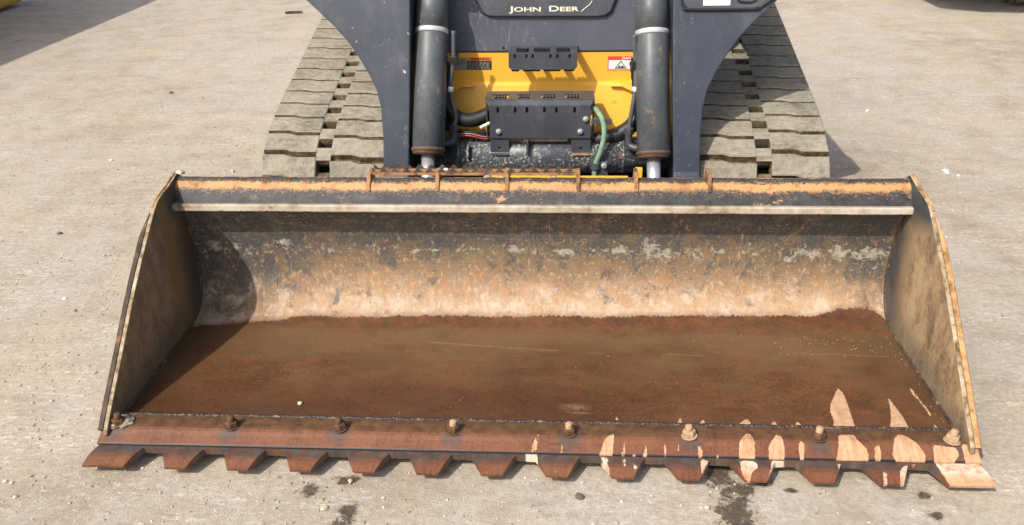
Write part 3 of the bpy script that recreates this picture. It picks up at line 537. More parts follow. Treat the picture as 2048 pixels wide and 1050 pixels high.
# ---- tracks
g = G('dusty_rubber'); p = g.obj(); gm = g.n.new('ShaderNodeNewGeometry'); P = gm.outputs['Position']
n1 = g.noise(P, 9, 6, .65); n2 = g.noise(g.map(P, (1, 2, 1)), 38, 7, .7); n3 = g.noise(P, 160, 4)
c = g.ramp(g.mad(n1, .5, g.mul(n2, .5)), [(.36, C(106, 99, 86)), (.47, C(146, 139, 123)), (.57, C(166, 159, 143)), (.68, C(152, 150, 142))]); c = g.mix(g.mr(n3, .4, .7, 0, .25), c, C(186, 178, 156))
c = g.mix(g.mr(g.noise(P, 18, 7, .72), .53, .64, 0, .6), c, C(104, 103, 96)); g.bump(g.add(g.mul(g.noise(g.map(P, (1, 1.6, 1)), 22, 3), 3), n2), .45, .008); g.out(c, .9, 0, .25); MAT['rubber_top'] = g.m
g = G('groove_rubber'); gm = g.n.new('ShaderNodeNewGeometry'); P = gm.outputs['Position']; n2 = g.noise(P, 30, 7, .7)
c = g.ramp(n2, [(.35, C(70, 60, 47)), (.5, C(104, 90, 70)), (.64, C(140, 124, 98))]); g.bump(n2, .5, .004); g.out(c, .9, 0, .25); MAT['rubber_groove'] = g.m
simple('dark_frame', (.02, .019, .018, 1), .8)
TP = [(1.206, .27), (1.218, .325), (1.255, .368), (1.325, .412), (1.42, .452), (1.6, .502), (1.9, .577), (2.2, .652), (2.5, .722), (2.66, .728), (2.79, .65), (2.86, .5), (2.94, .31), (2.93, .11), (2.8, .03), (2.5, .0), (2.1, .0), (1.7, .0), (1.5, .02), (1.33, .10), (1.23, .19)]
LUG = .023
prof = [(q.y, q.z) for q in cat([(0, a, b) for a, b in TP], 24, True)]
pa = np.array(prof); dd = np.roll(pa, -1, 0)-np.roll(pa, 1, 0); dd /= np.linalg.norm(dd, axis=1)[:, None]; nr = np.stack([-dd[:, 1], dd[:, 0]], 1)   # outward normal
belt = pa-nr*LUG
bl = np.r_[0, np.cumsum(np.linalg.norm(np.diff(np.vstack([belt, belt[:1]]), axis=0), axis=1))]; L = bl[-1]; NP = round(L/.0905); pit = L/NP
by = np.r_[belt[:, 0], belt[0, 0]]; bz = np.r_[belt[:, 1], belt[0, 1]]; ny_ = np.r_[nr[:, 0], nr[0, 0]]; nz_ = np.r_[nr[:, 1], nr[0, 1]]
def at_s(s): s = s % L; n = Vector((0, float(np.interp(s, bl, ny_)), float(np.interp(s, bl, nz_)))).normalized(); return Vector((0, float(np.interp(s, bl, by)), float(np.interp(s, bl, bz)))), n
# lug in local frame: X across, Y along belt, Z outward
def lug_mesh(name, x0, x1, flip):
    h = LUG; ln = pit*.435; st = .010*flip; xs = [x0, x0+(x1-x0)*.40, x0+(x1-x0)*.56, x1]; of = [0, 0, st, st]
    low = [(x_, -ln+o) for x_, o in zip(xs, of)]+[(x_, ln+o) for x_, o in reversed(list(zip(xs, of)))]
    cx = (x0+x1)/2; bm = bmesh.new(); r0 = [bm.verts.new((x_+(.003 if x_ > cx else -.003), y*1.08, -.002)) for x_, y in low]
    r1 = [bm.verts.new((x_, y, h*.86)) for x_, y in low]; r2 = [bm.verts.new((cx+(x_-cx)*.965, y*.90, h)) for x_, y in low]
    n = len(low)
    for k in range(n):
        bm.faces.new((r0[k], r0[(k+1) % n], r1[(k+1) % n], r1[k])).material_index = 1; bm.faces.new((r1[k], r1[(k+1) % n], r2[(k+1) % n], r2[k]))
    bm.faces.new((r2[0], r2[1], r2[6], r2[7])); bm.faces.new((r2[1], r2[2], r2[5], r2[6])); bm.faces.new((r2[2], r2[3], r2[4], r2[5]))
    bmesh.ops.recalc_face_normals(bm, faces=bm.faces); me = bpy.data.meshes.new(name); bm.to_mesh(me); bm.free()
    me.materials.append(MAT['rubber_top']); me.materials.append(MAT['rubber_groove']); return me
LA, LB = lug_mesh('lug', -.2215, -.0255, -1), lug_mesh('lug', .0255, .2215, -1)
bm = bmesh.new(); ln_ = pit*.335
r0 = [bm.verts.new(q) for q in ((-.027, -ln_, -.002), (.027, -ln_, -.002), (.027, ln_, -.002), (-.027, ln_, -.002))]; r1 = [bm.verts.new(q) for q in ((-.027, -ln_*.86, LUG*.9), (.027, -ln_*.86, LUG*.9), (.027, ln_*.86, LUG*.9), (-.027, ln_*.86, LUG*.9))]
bm.faces.new(r1)
for k in range(4): bm.faces.new((r0[k], r0[(k+1) % 4], r1[(k+1) % 4], r1[k])).material_index = 1
bmesh.ops.recalc_face_normals(bm, faces=bm.faces); LC = bpy.data.meshes.new('lug_bridge'); bm.to_mesh(LC); bm.free(); LC.materials.append(MAT['rubber_top']); LC.materials.append(MAT['rubber_groove'])
for sx in (-1, 1):
    cx = sx*.775; bm = bmesh.new(); cols = [-.225, -.024, .024, .225]; sub = 6; NR = NP*sub; R_ = []
    for i in range(NR):
        q, n = at_s(i*pit/sub); R_.append([bm.verts.new((cx+c_, q.y, q.z)) for c_ in cols])
    for i in range(NR):
        for k in range(3):
            if k == 1 and i % sub in (2, 3): continue
            bm.faces.new((R_[i][k], R_[i][k+1], R_[(i+1) % NR][k+1], R_[(i+1) % NR][k]))
    tr = bmo('track', bm, 'rubber_groove', ldr); md = tr.modifiers.new('solid', 'SOLIDIFY'); md.thickness = .026; md.offset = -1
    for i in range(NP):
        for me_, o_ in ((LA, .10*-sx), (LB, .14*sx)):
            q2, n2 = at_s((i+.5+o_*1.0)*pit); t2 = n2.cross(Vector((1, 0, 0))); t2 = Vector((0, t2.y, t2.z))
            Mx = Matrix(((1, 0, 0), (0, t2.y, n2.y), (0, t2.z, n2.z))).to_4x4()
            if Mx.determinant() < 0: Mx = Matrix(((-1, 0, 0), (0, t2.y, n2.y), (0, t2.z, n2.z))).to_4x4()
            o = bpy.data.objects.new('lug', me_); COL.objects.link(o); o.parent = tr
            Mx.translation = (cx, q2.y, q2.z); o.matrix_local = Mx
    for i in range(NP):
        q2, n2 = at_s((i+.0)*pit); t2 = n2.cross(Vector((1, 0, 0))); Mx = Matrix(((1, 0, 0), (0, t2.y, n2.y), (0, t2.z, n2.z))).to_4x4()
        if Mx.determinant() < 0: Mx = Matrix(((-1, 0, 0), (0, t2.y, n2.y), (0, t2.z, n2.z))).to_4x4()
        o = bpy.data.objects.new('lug_bridge', LC); COL.objects.link(o); o.parent = tr; Mx.translation = (cx, q2.y, q2.z); o.matrix_local = Mx
    bm = bmesh.new(); loop = [at_s(i*L/60)[0]-at_s(i*L/60)[1]*.06 for i in range(60)]
    prism(bm, [(cx-.17, v.y, v.z) for v in loop], (.34, 0, 0)); bmo('track_frame', bm, 'dark_frame', ldr)
# ---- arms
def arm(sx):
    out_ = [(.566, .16), (.564, .27), (.560, .42), (.564, .515), (.577, .575), (.601, .625), (.640, .688), (.678, .738), (.715, .777), (.757, .815), (.822, .872), (.855, .90), (.865, .93), (.865, .96)]
    inn = [(.474, .16), (.472, .29), (.460, .53), (.448, .88), (.452, .96)]
    out_ = [(a*.972, b+.022) for a, b in out_]; inn = [(a*.972, b+.022) for a, b in inn]
    def yy(z): return 1.155+(z-.25)*.26 if z > .33 else 1.1758-(.33-z)*.54
    zs = sorted({round(z, 4) for _, z in out_+inn}|{.33, .46, .545, .6, .66, .71, .795, .84}); oz = [z for _, z in out_]; iz = [z for _, z in inn]; bm = bmesh.new(); rows = []
    for z in zs:
        xo = float(np.interp(z, oz, [q[0] for q in out_])); xi = float(np.interp(z, iz, [q[0] for q in inn]))
        rows.append([bm.verts.new((sx*x_, y, z)) for x_, y in ((xi, yy(z)), (xo, yy(z)), (xo, yy(z)+.17), (xi, yy(z)+.17))])
    for r0, r1 in zip(rows, rows[1:]):
        for k in range(4): bm.faces.new((r0[k], r0[(k+1) % 4], r1[(k+1) % 4], r1[k]))
    bm.faces.new(rows[0]); bm.faces.new(rows[-1][::-1])
    o = bmo('loader_arm', bm, 'charcoal_paint', ldr, bevel=.004); return o, yy
aL, yy = arm(-1); aR, _ = arm(1)
for sx in (-1, 1): boxo('lift_boom', (min(sx*.60, sx*.838), max(sx*.60, sx*.838), 1.50, 3.4, .905, .978), 'charcoal_paint', ldr, .02)
# access cover on the right arm with a blank white sticker
def on_arm(x_, z, d): return (x_*.972, yy(z+.022)-d, z+.022)
loop = [(.472, .93), (.477, .855), (.487, .832), (.508, .824), (.715, .824), (.738, .83), (.80, .872), (.835, .91), (.835, .945), (.50, .945)]
bm = bmesh.new(); pts = [on_arm(a, b, .006) for a, b in loop]; prism(bm, pts, (0, .008, 0)); cov = bmo('arm_cover', bm, 'step_paint', aR, bevel=.003)
bm = bmesh.new(); tube(bm, [on_arm(a, b, .006) for a, b in loop[:8]], .005, 8, 4); bmo('cover_rim', bm, 'black_plastic', aR, True)
bm = bmesh.new(); tube(bm, [on_arm(.662, .885, .008), on_arm(.665, .852, .008), on_arm(.68, .846, .008), on_arm(.715, .848, .008), on_arm(.75, .885, .008)], .004, 8, 4); bmo('latch_rim', bm, 'black_plastic', aR, True)
bm = bmesh.new(); vs = [bm.verts.new(on_arm(a, b, .0075)) for a, b in ((.546, .90), (.548, .836), (.638, .836), (.638, .90))]; bm.faces.new(vs); stk = bmo('sticker', bm, 'white_print', aR); stk.modifiers.new('s', 'SOLIDIFY').thickness = -.0006
bm = bmesh.new(); q = Vector(on_arm(.672, .874, .006)); lathe(bm, q, q+Vector((0, -1, 0)), [(0, .009), (.006, .009), (.008, .006)], 12); bmo('bolt', bm, 'zinc', aR)
# ---- front panel
def grid_plate(name, xs, zs, holes, y, th, mat, parent, yof=lambda x_, z: 0):
    bm = bmesh.new(); V = [[bm.verts.new((x_, y+yof(x_, z), z)) for x_ in xs] for z in zs]
    for j in range(len(zs)-1):
        for i in range(len(xs)-1):
            if (i, j) not in holes: bm.faces.new((V[j][i], V[j][i+1], V[j+1][i+1], V[j+1][i]))
    o = bmo(name, bm, mat, parent); m = o.modifiers.new('solid', 'SOLIDIFY'); m.thickness = th; m.offset = 0; return o
bm = bmesh.new(); lo = [(-.455, 1.494, .668), (.455, 1.494, .668), (.455, 1.52, .80), (.455, 1.60, 1.25), (-.455, 1.60, 1.25), (-.455, 1.52, .80)]
prism(bm, lo, (0, .09, 0)); pan = bmo('front_panel', bm, 'panel_plastic', ldr, bevel=.006)
def py(z): return 1.494+(z-.668)*.197 if z < .80 else 1.52+(z-.8)*.178
out_ = [(-.262, .90), (-.244, .848), (-.222, .802), (-.205, .790), (-.185, .786), (.20, .783), (.232, .786), (.252, .800), (.270, .846), (.29, .90), (.29, 1.15), (-.262, 1.15)]
bm = bmesh.new(); cx = sum(p_[0] for p_ in out_)/len(out_); n = len(out_)
a = [bm.verts.new((x_, py(z)+.004, z)) for x_, z in out_]; b = [bm.verts.new((cx+(x_-cx)*.955, py(z)-.016, .97+(z-.97)*.965)) for x_, z in out_]
for k in range(n): bm.faces.new((a[k], a[(k+1) % n], b[(k+1) % n], b[k]))
bm.faces.new(b); bmo('badge_boss', bm, 'step_paint', pan, bevel=.004, seg=3)
for word_, wx in (('John', -.058), ('Deer', .075)):
    me = text_mesh(word_, .0262, 2.0, True); me.materials.append(MAT['letter_paint']); tx = bpy.data.objects.new('lettering', me); COL.objects.link(tx); tx.parent = pan; tx.location = (wx, py(.815)-.0185, .808); tx.rotation_euler = (R(-11), 0, 0)
bm = bmesh.new(); tube(bm, [(.138, py(.81)-.0185, .806), (.152, py(.82)-.019, .818), (.166, py(.83)-.019, .828), (.176, py(.84)-.019, .842)], .0016, 6, 6); bmo('scratch_mark', bm, 'letter_paint', pan)
for bx in (-.14, -.006, .125):
    bm = bmesh.new(); q = Vector((bx, py(.684), .684)); lathe(bm, q, q+Vector((0, -1, 0)), [(0, .0055), (.002, .0055), (.004, .003)], 10); bmo('rivet', bm, 'black_plastic', pan)
# ---- yellow bulkhead, folded
zs = [.28, .385, .395, .545, .55, .556, .562, .6655]
def yb(z): return float(np.interp(z, [.28, .39, .545, .556, .57, .67], [1.447, 1.447, 1.493, 1.503, 1.5055, 1.5055]))
bm = bmesh.new(); A = [[bm.verts.new((x_, yb(z), z)) for x_ in (-.455, .455)] for z in zs]
for a, b in zip(A, A[1:]): bm.faces.new((a[0], a[1], b[1], b[0]))
yl = bmo('bulkhead', bm, 'machine_yellow', ldr); m_ = yl.modifiers.new('s', 'SOLIDIFY'); m_.thickness = .010; m_.offset = 0
for sx in (-1, 1):     # pressed tie-down ears
    bm = bmesh.new(); P_ = [(sx*.245, .548), (sx*.29, .546), (sx*.335, .525), (sx*.365, .49), (sx*.365, .53), (sx*.33, .553), (sx*.28, .562)]
    prism(bm, [(x_, yb(z)-.028, z) for x_, z in P_], (0, .03, 0)); bmo('tie_ear', bm, 'machine_yellow', yl, bevel=.004)
bm = bmesh.new(); q = Vector((.262, yb(.488), .488)); lathe(bm, q, q+Vector((0, -1, 0)), [(0, .010), (.006, .010), (.0065, .004)], 14); bmo('plug', bm, 'machine_yellow', yl)
# decals
def quad(name, x0, x1, z0, z1, y, mat, parent):
    bm = bmesh.new(); bm.faces.new([bm.verts.new(q) for q in ((x0, y, z0), (x1, y, z0), (x1, y, z1), (x0, y, z1))]); o = bmo(name, bm, mat, parent)
    m = o.modifiers.new('s', 'SOLIDIFY'); m.thickness = .0003; m.offset = 0; return o
quad('decal', -.335, -.274, .604, .648, 1.4985, 'grey_print', yl); quad('decal', -.274, -.185, .604, .636, 1.4985, 'black_plastic', yl); quad('decal', -.274, -.185, .636, .650, 1.4985, 'orange_print', yl)
me = text_mesh('WARNING', .0115, 1.25); me.materials.append(MAT['black_plastic']); o = bpy.data.objects.new('lettering', me); COL.objects.link(o); o.parent = yl; o.location = (-.226, 1.4978, .639)
bm = bmesh.new(); rl = random.Random(4)
for r_ in range(6):
    x_ = -.270; z = .631-r_*.0045
    while x_ < -.192:
        w_ = rl.uniform(.004, .012); box(bm, x_, min(x_+w_, -.189), 1.4975, 1.4982, z-.0011, z+.0011); x_ += w_+rl.uniform(.002, .006)
bmo('print_lines', bm, 'grey_print', yl)
bm = bmesh.new(); rl = random.Random(8); tube(bm, [(-.325, 1.498, .612), (-.312, 1.498, .632), (-.300, 1.498, .622), (-.29, 1.498, .64), (-.283, 1.498, .625)], .0012, 5, 5); bmo('print_lines', bm, 'black_plastic', yl)
quad('decal', .237, .345, .600, .650, 1.4986, 'red_print', yl); quad('decal', .2405, .342, .603, .636, 1.4980, 'white_print', yl)
me = text_mesh('DANGER', .0125, 1.2); me.materials.append(MAT['white_print']); o = bpy.data.objects.new('lettering', me); COL.objects.link(o); o.parent = yl; o.location = (.318, 1.4978, .639)
bm = bmesh.new(); T_ = [(.262, .606), (.306, .606), (.284, .6345)]; I_ = [(.267, .609), (.301, .609), (.284, .630)]
a = [bm.verts.new((x_, 1.4972, z)) for x_, z in T_]; b = [bm.verts.new((x_, 1.4972, z)) for x_, z in I_]
for k in range(3): bm.faces.new((a[k], a[(k+1) % 3], b[(k+1) % 3], b[k]))
bm.faces.new([bm.verts.new((x_, 1.4973, z)) for x_, z in ((.272, .610), (.298, .610), (.290, .617), (.283, .612), (.279, .618))]); bmo('hazard_triangle', bm, 'black_plastic', yl)
# ---- upper hook step: folded plate with openings and grip teeth
def slots(x0, x1, cx, w_):
    xs = [x0]; hol = []
    for c_ in cx: xs += [c_-w_/2, c_+w_/2]; hol.append(len(xs)-2)
    xs.append(x1); return xs, hol
def grip(x0, x1, y, z, parent, h=.013): return serrated('grip_teeth', x0, x1, y, z, z+h*.65, h*.35, .0105, .004, 'black_plastic', parent)
HY = 1.395
xs, hol = slots(-.115, .126, (-.093, -.052, -.030, .032, .056, .099), .0085)
hook = grid_plate('step_hook', xs, [.639, .669, .683], {(i, 1) for i in hol}, HY, .006, 'step_paint', ldr)
bm = bmesh.new(); V_ = [(-.115, .6392), (.126, .6392), (.117, .629), (-.106, .629)]; prism(bm, [(x_, HY-.003, z) for x_, z in V_], (0, .006, 0)); bmo('hook_lip', bm, 'step_paint', hook)
xt = [-.115, -.09, -.045, -.028, .030, .052, .100, .126]; yt = [HY-.003, HY+.010, 1.478, 1.515]; bm = bmesh.new()
V = [[bm.verts.new((x_, y, .6855)) for x_ in xt] for y in yt]
for j in range(3):
    for i in range(7):
        if not (j == 1 and i in (1, 3, 5)): bm.faces.new((V[j][i], V[j][i+1], V[j+1][i+1], V[j+1][i]))
tp = bmo('hook_top', bm, 'step_paint', hook); m_ = tp.modifiers.new('s', 'SOLIDIFY'); m_.thickness = .005; m_.offset = 0
for x0, x1 in ((-.088, -.052), (-.026, .028), (.056, .096)): grip(x0, x1, HY+.006, .688, hook)
for x0, x1 in ((-.106, -.078), (-.066, -.004), (.006, .068), (.078, .116)): boxo('grip_pad', (x0, x1, HY+.001, HY+.012, .621, .6385), 'black_plastic', hook, .004)
boxo('hook_dark_backing', (-.108, .119, HY+.005, HY+.009, .660, .682), 'black_plastic', hook, .001)  # black sheet added behind the hook slots so they look dark
# ---- lower step box
xs, hol = slots(-.180, .174, (-.150, -.089, -.048, .013, .055, .118), .0095)
bx = grid_plate('step_box', xs, [.410, .502, .522, .528], {(i, 1) for i in hol}, 1.30, .007, 'step_paint', ldr)
bm = bmesh.new(); a = [(-.180, 1.2965, .526), (.174, 1.2965, .526), (.188, 1.318, .543), (-.196, 1.318, .543)]; prism(bm, a, (0, .005, -.005)); bmo('step_flange', bm, 'step_paint', bx, bevel=.002)
xt = [-.196, -.17, -.115, -.085, -.035, .0, .05, .085, .135, .188]; yt = [1.318, 1.335, 1.385, 1.425]; bm = bmesh.new(); V = [[bm.verts.new((x_, y, .541)) for x_ in xt] for y in yt]
for j in range(3):
    for i in range(9):
        if not (j == 1 and i in (1, 3, 5, 7)): bm.faces.new((V[j][i], V[j][i+1], V[j+1][i+1], V[j+1][i]))
tp = bmo('step_top', bm, 'step_paint', bx); m_ = tp.modifiers.new('s', 'SOLIDIFY'); m_.thickness = .006; m_.offset = 0
for x0, x1 in ((-.166, -.120), (-.082, -.036), (.004, .050), (.088, .134)): grip(x0, x1, 1.333, .544, bx, .014)
for sx in (-.194, .183): boxo('step_cheek', (sx, sx+.005, 1.32, 1.43, .40, .5375), 'step_paint', bx, .001)
for bx_, bz_ in ((-.149, .435), (.139, .435), (.157, .480)):
    bm = bmesh.new(); q = Vector((bx_, 1.296, bz_)); lathe(bm, q, q+Vector((0, -1, 0)), [(0, .0105), (.002, .0105)], 16); lathe(bm, q+Vector((0, -.002, 0)), q+Vector((0, -1, 0)), [(0, .0085), (.006, .0085), (.0075, .006)], 6); bmo('bolt', bm, 'zinc', bx)
for x0, x1, m in ((-.180, -.114, 'step_paint'), (.108, .175, 'step_paint')):
    ft = grid_plate('step_foot', [x0, (x0+x1)/2-.006, (x0+x1)/2+.006, x1], [.352, .366, .376, .408], {(1, 1)}, 1.306, .006, m, bx)
    bm = bmesh.new(); box(bm, x0+.002, x1-.002, 1.29, 1.309, .347, .353); bmo('foot_flange', bm, 'rail' if x0 > 0 else 'step_paint', bx, bevel=.002)
boxo('centre_bracket', (-.052, -.043, 1.285, 1.33, .352, .405), 'step_paint', bx); boxo('cable_duct', (-.062, .095, 1.31, 1.34, .392, .406), 'clay', bx)
boxo('slot_dark_backing', (-.17, .164, 1.308, 1.312, .49, .530), 'black_plastic', bx, .001); boxo('side_bracket', (.176, .248, 1.292, 1.297, .462, .482), 'step_paint', bx, .002)  # the slot backing is an added black sheet that darkens the slots
# ---- torque tube, dark backing box, chassis
bm = bmesh.new(); lathe(bm, (-.47, 1.362, .326), (.47, 1.362, .326), [(0, .066), (.94, .066)], 48); bmo('torque_tube', bm, 'tube_paint', ldr, True)
for x_ in (-.30, .29):
    bm = bmesh.new(); lathe(bm, (x_, 1.362, .326), (x_+1, 1.362, .326), [(0, .069), (.006, .069)], 48); bmo('tube_weld', bm, 'tube_paint', ldr)
boxo('dark_gap_frame', (-.50, .50, 1.457, 1.60, .12, .37), 'dark_frame', ldr, .0); boxo('chassis', (-.53, .53, 1.60, 3.2, .22, 1.05), 'charcoal_paint', ldr, .02); boxo('belly_plate', (-.50, .50, 1.25, 1.60, .14, .20), 'dark_frame', ldr)  # first box: black chassis backing, added so the gaps look dark
# ---- tilt cylinders
def cylinder(sx):
    p0 = Vector((sx*.389, 1.205, .392)); p1 = Vector((sx*.374, 1.44, .905)); ax = (p1-p0).normalized(); T = lambda t: p0+ax*t
    z_ = .0 if sx < 0 else -.012
    bm = bmesh.new(); lathe(bm, T(z_), p1, [(0, .050), (.004, .0565), (.40, .0565), (.404, .055)], 40); c = bmo('tilt_cylinder', bm, 'cylinder_paint', ldr, True)
    bm = bmesh.new(); lathe(bm, T(z_-.012), p1, [(0, .040), (.002, .052), (.006, .0545), (.012, .0545), (.014, .0595), (.022, .0595), (.024, .0565)], 40); bmo('gland', bm, 'gland_rust', c, True)
    bm = bmesh.new(); lathe(bm, T(z_+.404), p1, [(0, .0555), (.001, .0575), (.016, .0575), (.017, .0555)], 40); bmo('band', bm, 'silver_band', c, True)
    bm = bmesh.new(); lathe(bm, T(z_+.421), p1, [(0, .056), (.085, .0545), (.105, .050), (.118, .044), (.45, .044)], 40); bmo('barrel_head', bm, 'cylinder_paint', c, True)
    bm = bmesh.new(); lathe(bm, T(-.25), p1, [(0, .0235), (.25, .0235)], 28); bmo('rod', bm, 'chrome', c, True)
    q = T(.60); bm = bmesh.new(); lathe(bm, q+Vector((-.075, 0, .0)), q+Vector((1, 0, 0)), [(0, .03), (.15, .03)], 20); bmo('pivot_pin', bm, 'charcoal_paint', c)
    # hard line with elbow
    if sx < 0: P_ = [(-.298, 1.345, .775), (-.303, 1.34, .68), (-.316, 1.325, .578), (-.300, 1.312, .49), (-.309, 1.30, .435)]; e = [(-.309, 1.30, .44), (-.310, 1.295, .405), (-.325, 1.285, .396), (-.352, 1.272, .396)]
    else: P_ = [(.316, 1.345, .758), (.325, 1.34, .66), (.326, 1.325, .575), (.312, 1.31, .465), (.309, 1.30, .425)]; e = [(.309, 1.30, .43), (.310, 1.295, .392), (.325, 1.285, .380), (.352, 1.272, .380)]
    bm = bmesh.new(); tube(bm, P_, .0078, 14, 8); ln = bmo('hydraulic_line', bm, 'cylinder_paint', c, True)
    bm = bmesh.new(); tube(bm, e, .013, 14, 6); bmo('elbow', bm, 'step_paint', c, True)
    bm = bmesh.new(); q = Vector(e[0]); lathe(bm, q, q+Vector((0, .02, 1)), [(-.006, .0165), (.016, .0165)], 6); bmo('elbow_nut', bm, 'step_paint', c)
    q = Vector(P_[2]); bm = bmesh.new(); lathe(bm, q, Vector(P_[1]), [(-.008, .0095), (.010, .0095)], 14); bmo('line_tag', bm, 'white_print', c, True)
    bm = bmesh.new(); q = Vector(P_[1]); box(bm, q.x-.014, q.x+.014, q.y-.01, q.y+.05, q.z-.02, q.z+.012); bmo('line_clamp', bm, 'black_plastic', c, bevel=.003)
    # flexible hose running up beside the cylinder
    bm = bmesh.new(); tube(bm, [(sx*.322, 1.375, .66), (sx*.335, 1.37, .57), (sx*.34, 1.36, .48), (sx*.335, 1.37, .42)], .016, 12, 8, 1); bmo('cable_sleeve', bm, 'black_plastic', c, True)
cylinder(-1); cylinder(1)
for sx in (-1, 1): boxo('cylinder_lug', (sx*.389-.055, sx*.389+.055, .86, 1.24, .13, .24), 'charcoal_paint', ldr, .006)
# ---- coupler
boxo('coupler', (-.56, .56, .745, .80, .11, .415), 'black_paint', ldr, .006); boxo('coupler_bar', (-.17, .285, .90, .93, .394, .4085), 'machine_yellow', ldr, .002); boxo('coupler_post', (-.56, .56, .80, 1.20, .11, .20), 'charcoal_paint', ldr, .006)
boxo('latch_handle', (.308, .330, .93, .95, .38, .430), 'machine_yellow', ldr, .002)
for x_ in (-.15, .26): boxo('bar_support', (x_-.01, x_+.01, .905, .925, .19, .394), 'charcoal_paint', ldr)
# ---- harnesses and hoses
bm = bmesh.new(); tube(bm, [(-.35, 1.36, .56), (-.33, 1.35, .505), (-.295, 1.345, .470), (-.245, 1.345, .462), (-.185, 1.36, .480)], .024, 14, 10, 1); bmo('cable_sleeve', bm, 'black_plastic', ldr, True)
bm = bmesh.new(); tube(bm, [(.36, 1.38, .50), (.325, 1.36, .44), (.27, 1.35, .405), (.19, 1.35, .385)], .026, 14, 10, 1); bmo('cable_sleeve', bm, 'black_plastic', ldr, True)
bm = bmesh.new(); tube(bm, [(-.215, 1.30, .447), (-.18, 1.31, .462)], .006, 10, 4); bmo('white_cable', bm, 'letter_paint', ldr, True)
rl = random.Random(2)
for k in range(6):
    x_ = -.30+.021*k; z = .410+rl.uniform(-.006, .006); bm = bmesh.new(); box(bm, x_, x_+.016, 1.325, 1.35, z-.013, z+.013); bmo('connector', bm, 'black_plastic', ldr, bevel=.003)
for k, (z, m) in enumerate(((.418, 'black_plastic'), (.411, 'grey_print'), (.403, 'red_wire'))):
    bm = bmesh.new(); tube(bm, [(-.325, 1.33, z), (-.26, 1.322, z+.008), (-.2, 1.322, z-.004), (-.165, 1.34, z)], .0024, 8, 6); bmo('wire', bm, m, ldr, True)
bm = bmesh.new(); tube(bm, [(.165, 1.34, .512), (.19, 1.32, .508), (.212, 1.296, .485), (.222, 1.285, .45), (.220, 1.28, .405), (.208, 1.275, .36), (.194, 1.275, .318), (.190, 1.27, .25)], .0095, 16, 10); hs = bmo('green_hose', bm, 'hose_green', ldr, True)
bm = bmesh.new(); lathe(bm, (.193, 1.275, .305), (.193, 1.275, 1.3), [(0, .017), (.022, .017)], 16); bmo('hose_clamp', bm, 'step_paint', hs)
bm = bmesh.new(); lathe(bm, (.225, 1.275, .317), (.225, 0, .317), [(0, .012), (.004, .012), (.0045, .0095), (.012, .0095), (.014, .007)], 6); bmo('clamp_bolt', bm, 'zinc', hs)
boxo('clamp_stay', (.20, .24, 1.276, 1.30, .27, .33), 'step_paint', hs)
bm = bmesh.new(); tube(bm, [(-.258, 1.305, .385), (-.262, 1.29, .365), (-.262, 1.287, .34)], .006, 8, 5); bmo('pipe_stub', bm, 'tube_paint', ldr, True)
boxo('unseen_low_hood', (-.45, .45, 1.70, 3.1, 1.05, 1.24), 'charcoal_paint', ldr, .03)  # unseen hood added instead of a cab, low so its shadow stays hidden

# ------------------------------------------------------------------ loose stones and clods one can pick out
def stone(name, label, cat_, x, y, z, r, mat, seed, flat=.6, group=None):
    bm = bmesh.new(); stone_mesh(bm, 0, 0, 0, r, random.Random(seed), 3, flat); o = bmo(name, bm, mat, None, True); o.location = (x, y, z); tag(o, label, cat_, group); return o
simple('white_stone', C(238, 234, 224, .95), .85, var=.06); simple('tan_stone', C(206, 192, 166), .9, var=.2); simple('dark_stone', C(112, 98, 82), .9, var=.3)
stone('stone', 'white stone lying alone on the yard behind the right bucket end', 'stone', 1.76, 2.06, 0, .020, 'white_stone', 1)
stone('stone', 'white chip beside the larger white stone on the yard', 'stone', 1.80, 2.02, 0, .008, 'white_stone', 2)
stone('stone', 'tan stone beside the left track behind the bucket corner', 'stone', -1.69, 2.03, 0, .018, 'tan_stone', 3)
for k, (x_, y) in enumerate(((-1.02, 1.0), (-1.28, 2.55), (-1.22, 2.3), (-1.75, 2.45), (-2.1, 2.2), (-1.45, 2.05), (-1.38, .95), (-1.6, .82), (-1.9, 1.35), (-.42, -.065), (-.46, -.16), (.13, -.10), (.42, -.125), (.16, -.2), (1.52, .7), (1.85, 1.5), (1.7, 3.0), (-2.3, 3.4), (-1.22, 1.62), (-1.5, 1.78))):
    if -.03 < y < .72 and abs(x_) < 1.09: continue
    mt = ('tan_stone', 'white_stone', 'dark_stone')[k % 3 if k % 5 else 0]; wh = 'in front of the toothed edge' if y < 0 else ('beside the right bucket end' if x_ > 0 else ('beside the left bucket end' if y < 1.1 else 'beside the left track'))
    stone('stone', 'small '+mt.split('_')[0]+' stone on the yard '+wh, 'stone', x_, y, 0, .007+.004*(k % 3)/2, mt, 20+k, .7, 'small stones on the yard')
bm = bmesh.new(); prism(bm, [(-.075, 0, 0), (-.05, .014, 0), (.07, .010, 0), (.08, -.008, 0), (-.06, -.014, 0)], (0, 0, .02)); wd = bmo('wood_chip', bm, 'strip_brown', None, bevel=.004); wd.location = (-2.27, 5.94, 0); wd.rotation_euler = (0, 0, .1); tag(wd, 'dark splinter of wood lying flat on the yard', 'wood')
for k, (x_, y, z, r, t) in enumerate(((-.135, .676, .499, .011, 'grey clay clod under the step rail beside the middle gusset'), (.055, .676, .499, .010, 'grey clay clod under the step rail between the last two rail gussets'), (-.255, .688, .5145, .007, 'tiny pale pebble caught on the serrated step rail'), (-.092, .668, .500, .008, 'grey clod stuck against the foot of the middle gusset'))):
    stone('clay_clod', t, 'clod', x_, y, z, r, 'clay' if k != 2 else 'white_stone', 60+k)
for k, (x_, y, t) in enumerate(((-.595, .155, 'pale pebble lying on the wet bucket floor towards the left plate'), (.185, .0, None), (-.735, .16, None))):
    if t: stone('pebble', t, 'pebble', x_, y, .068, .0065, 'tan_stone', 80+k)

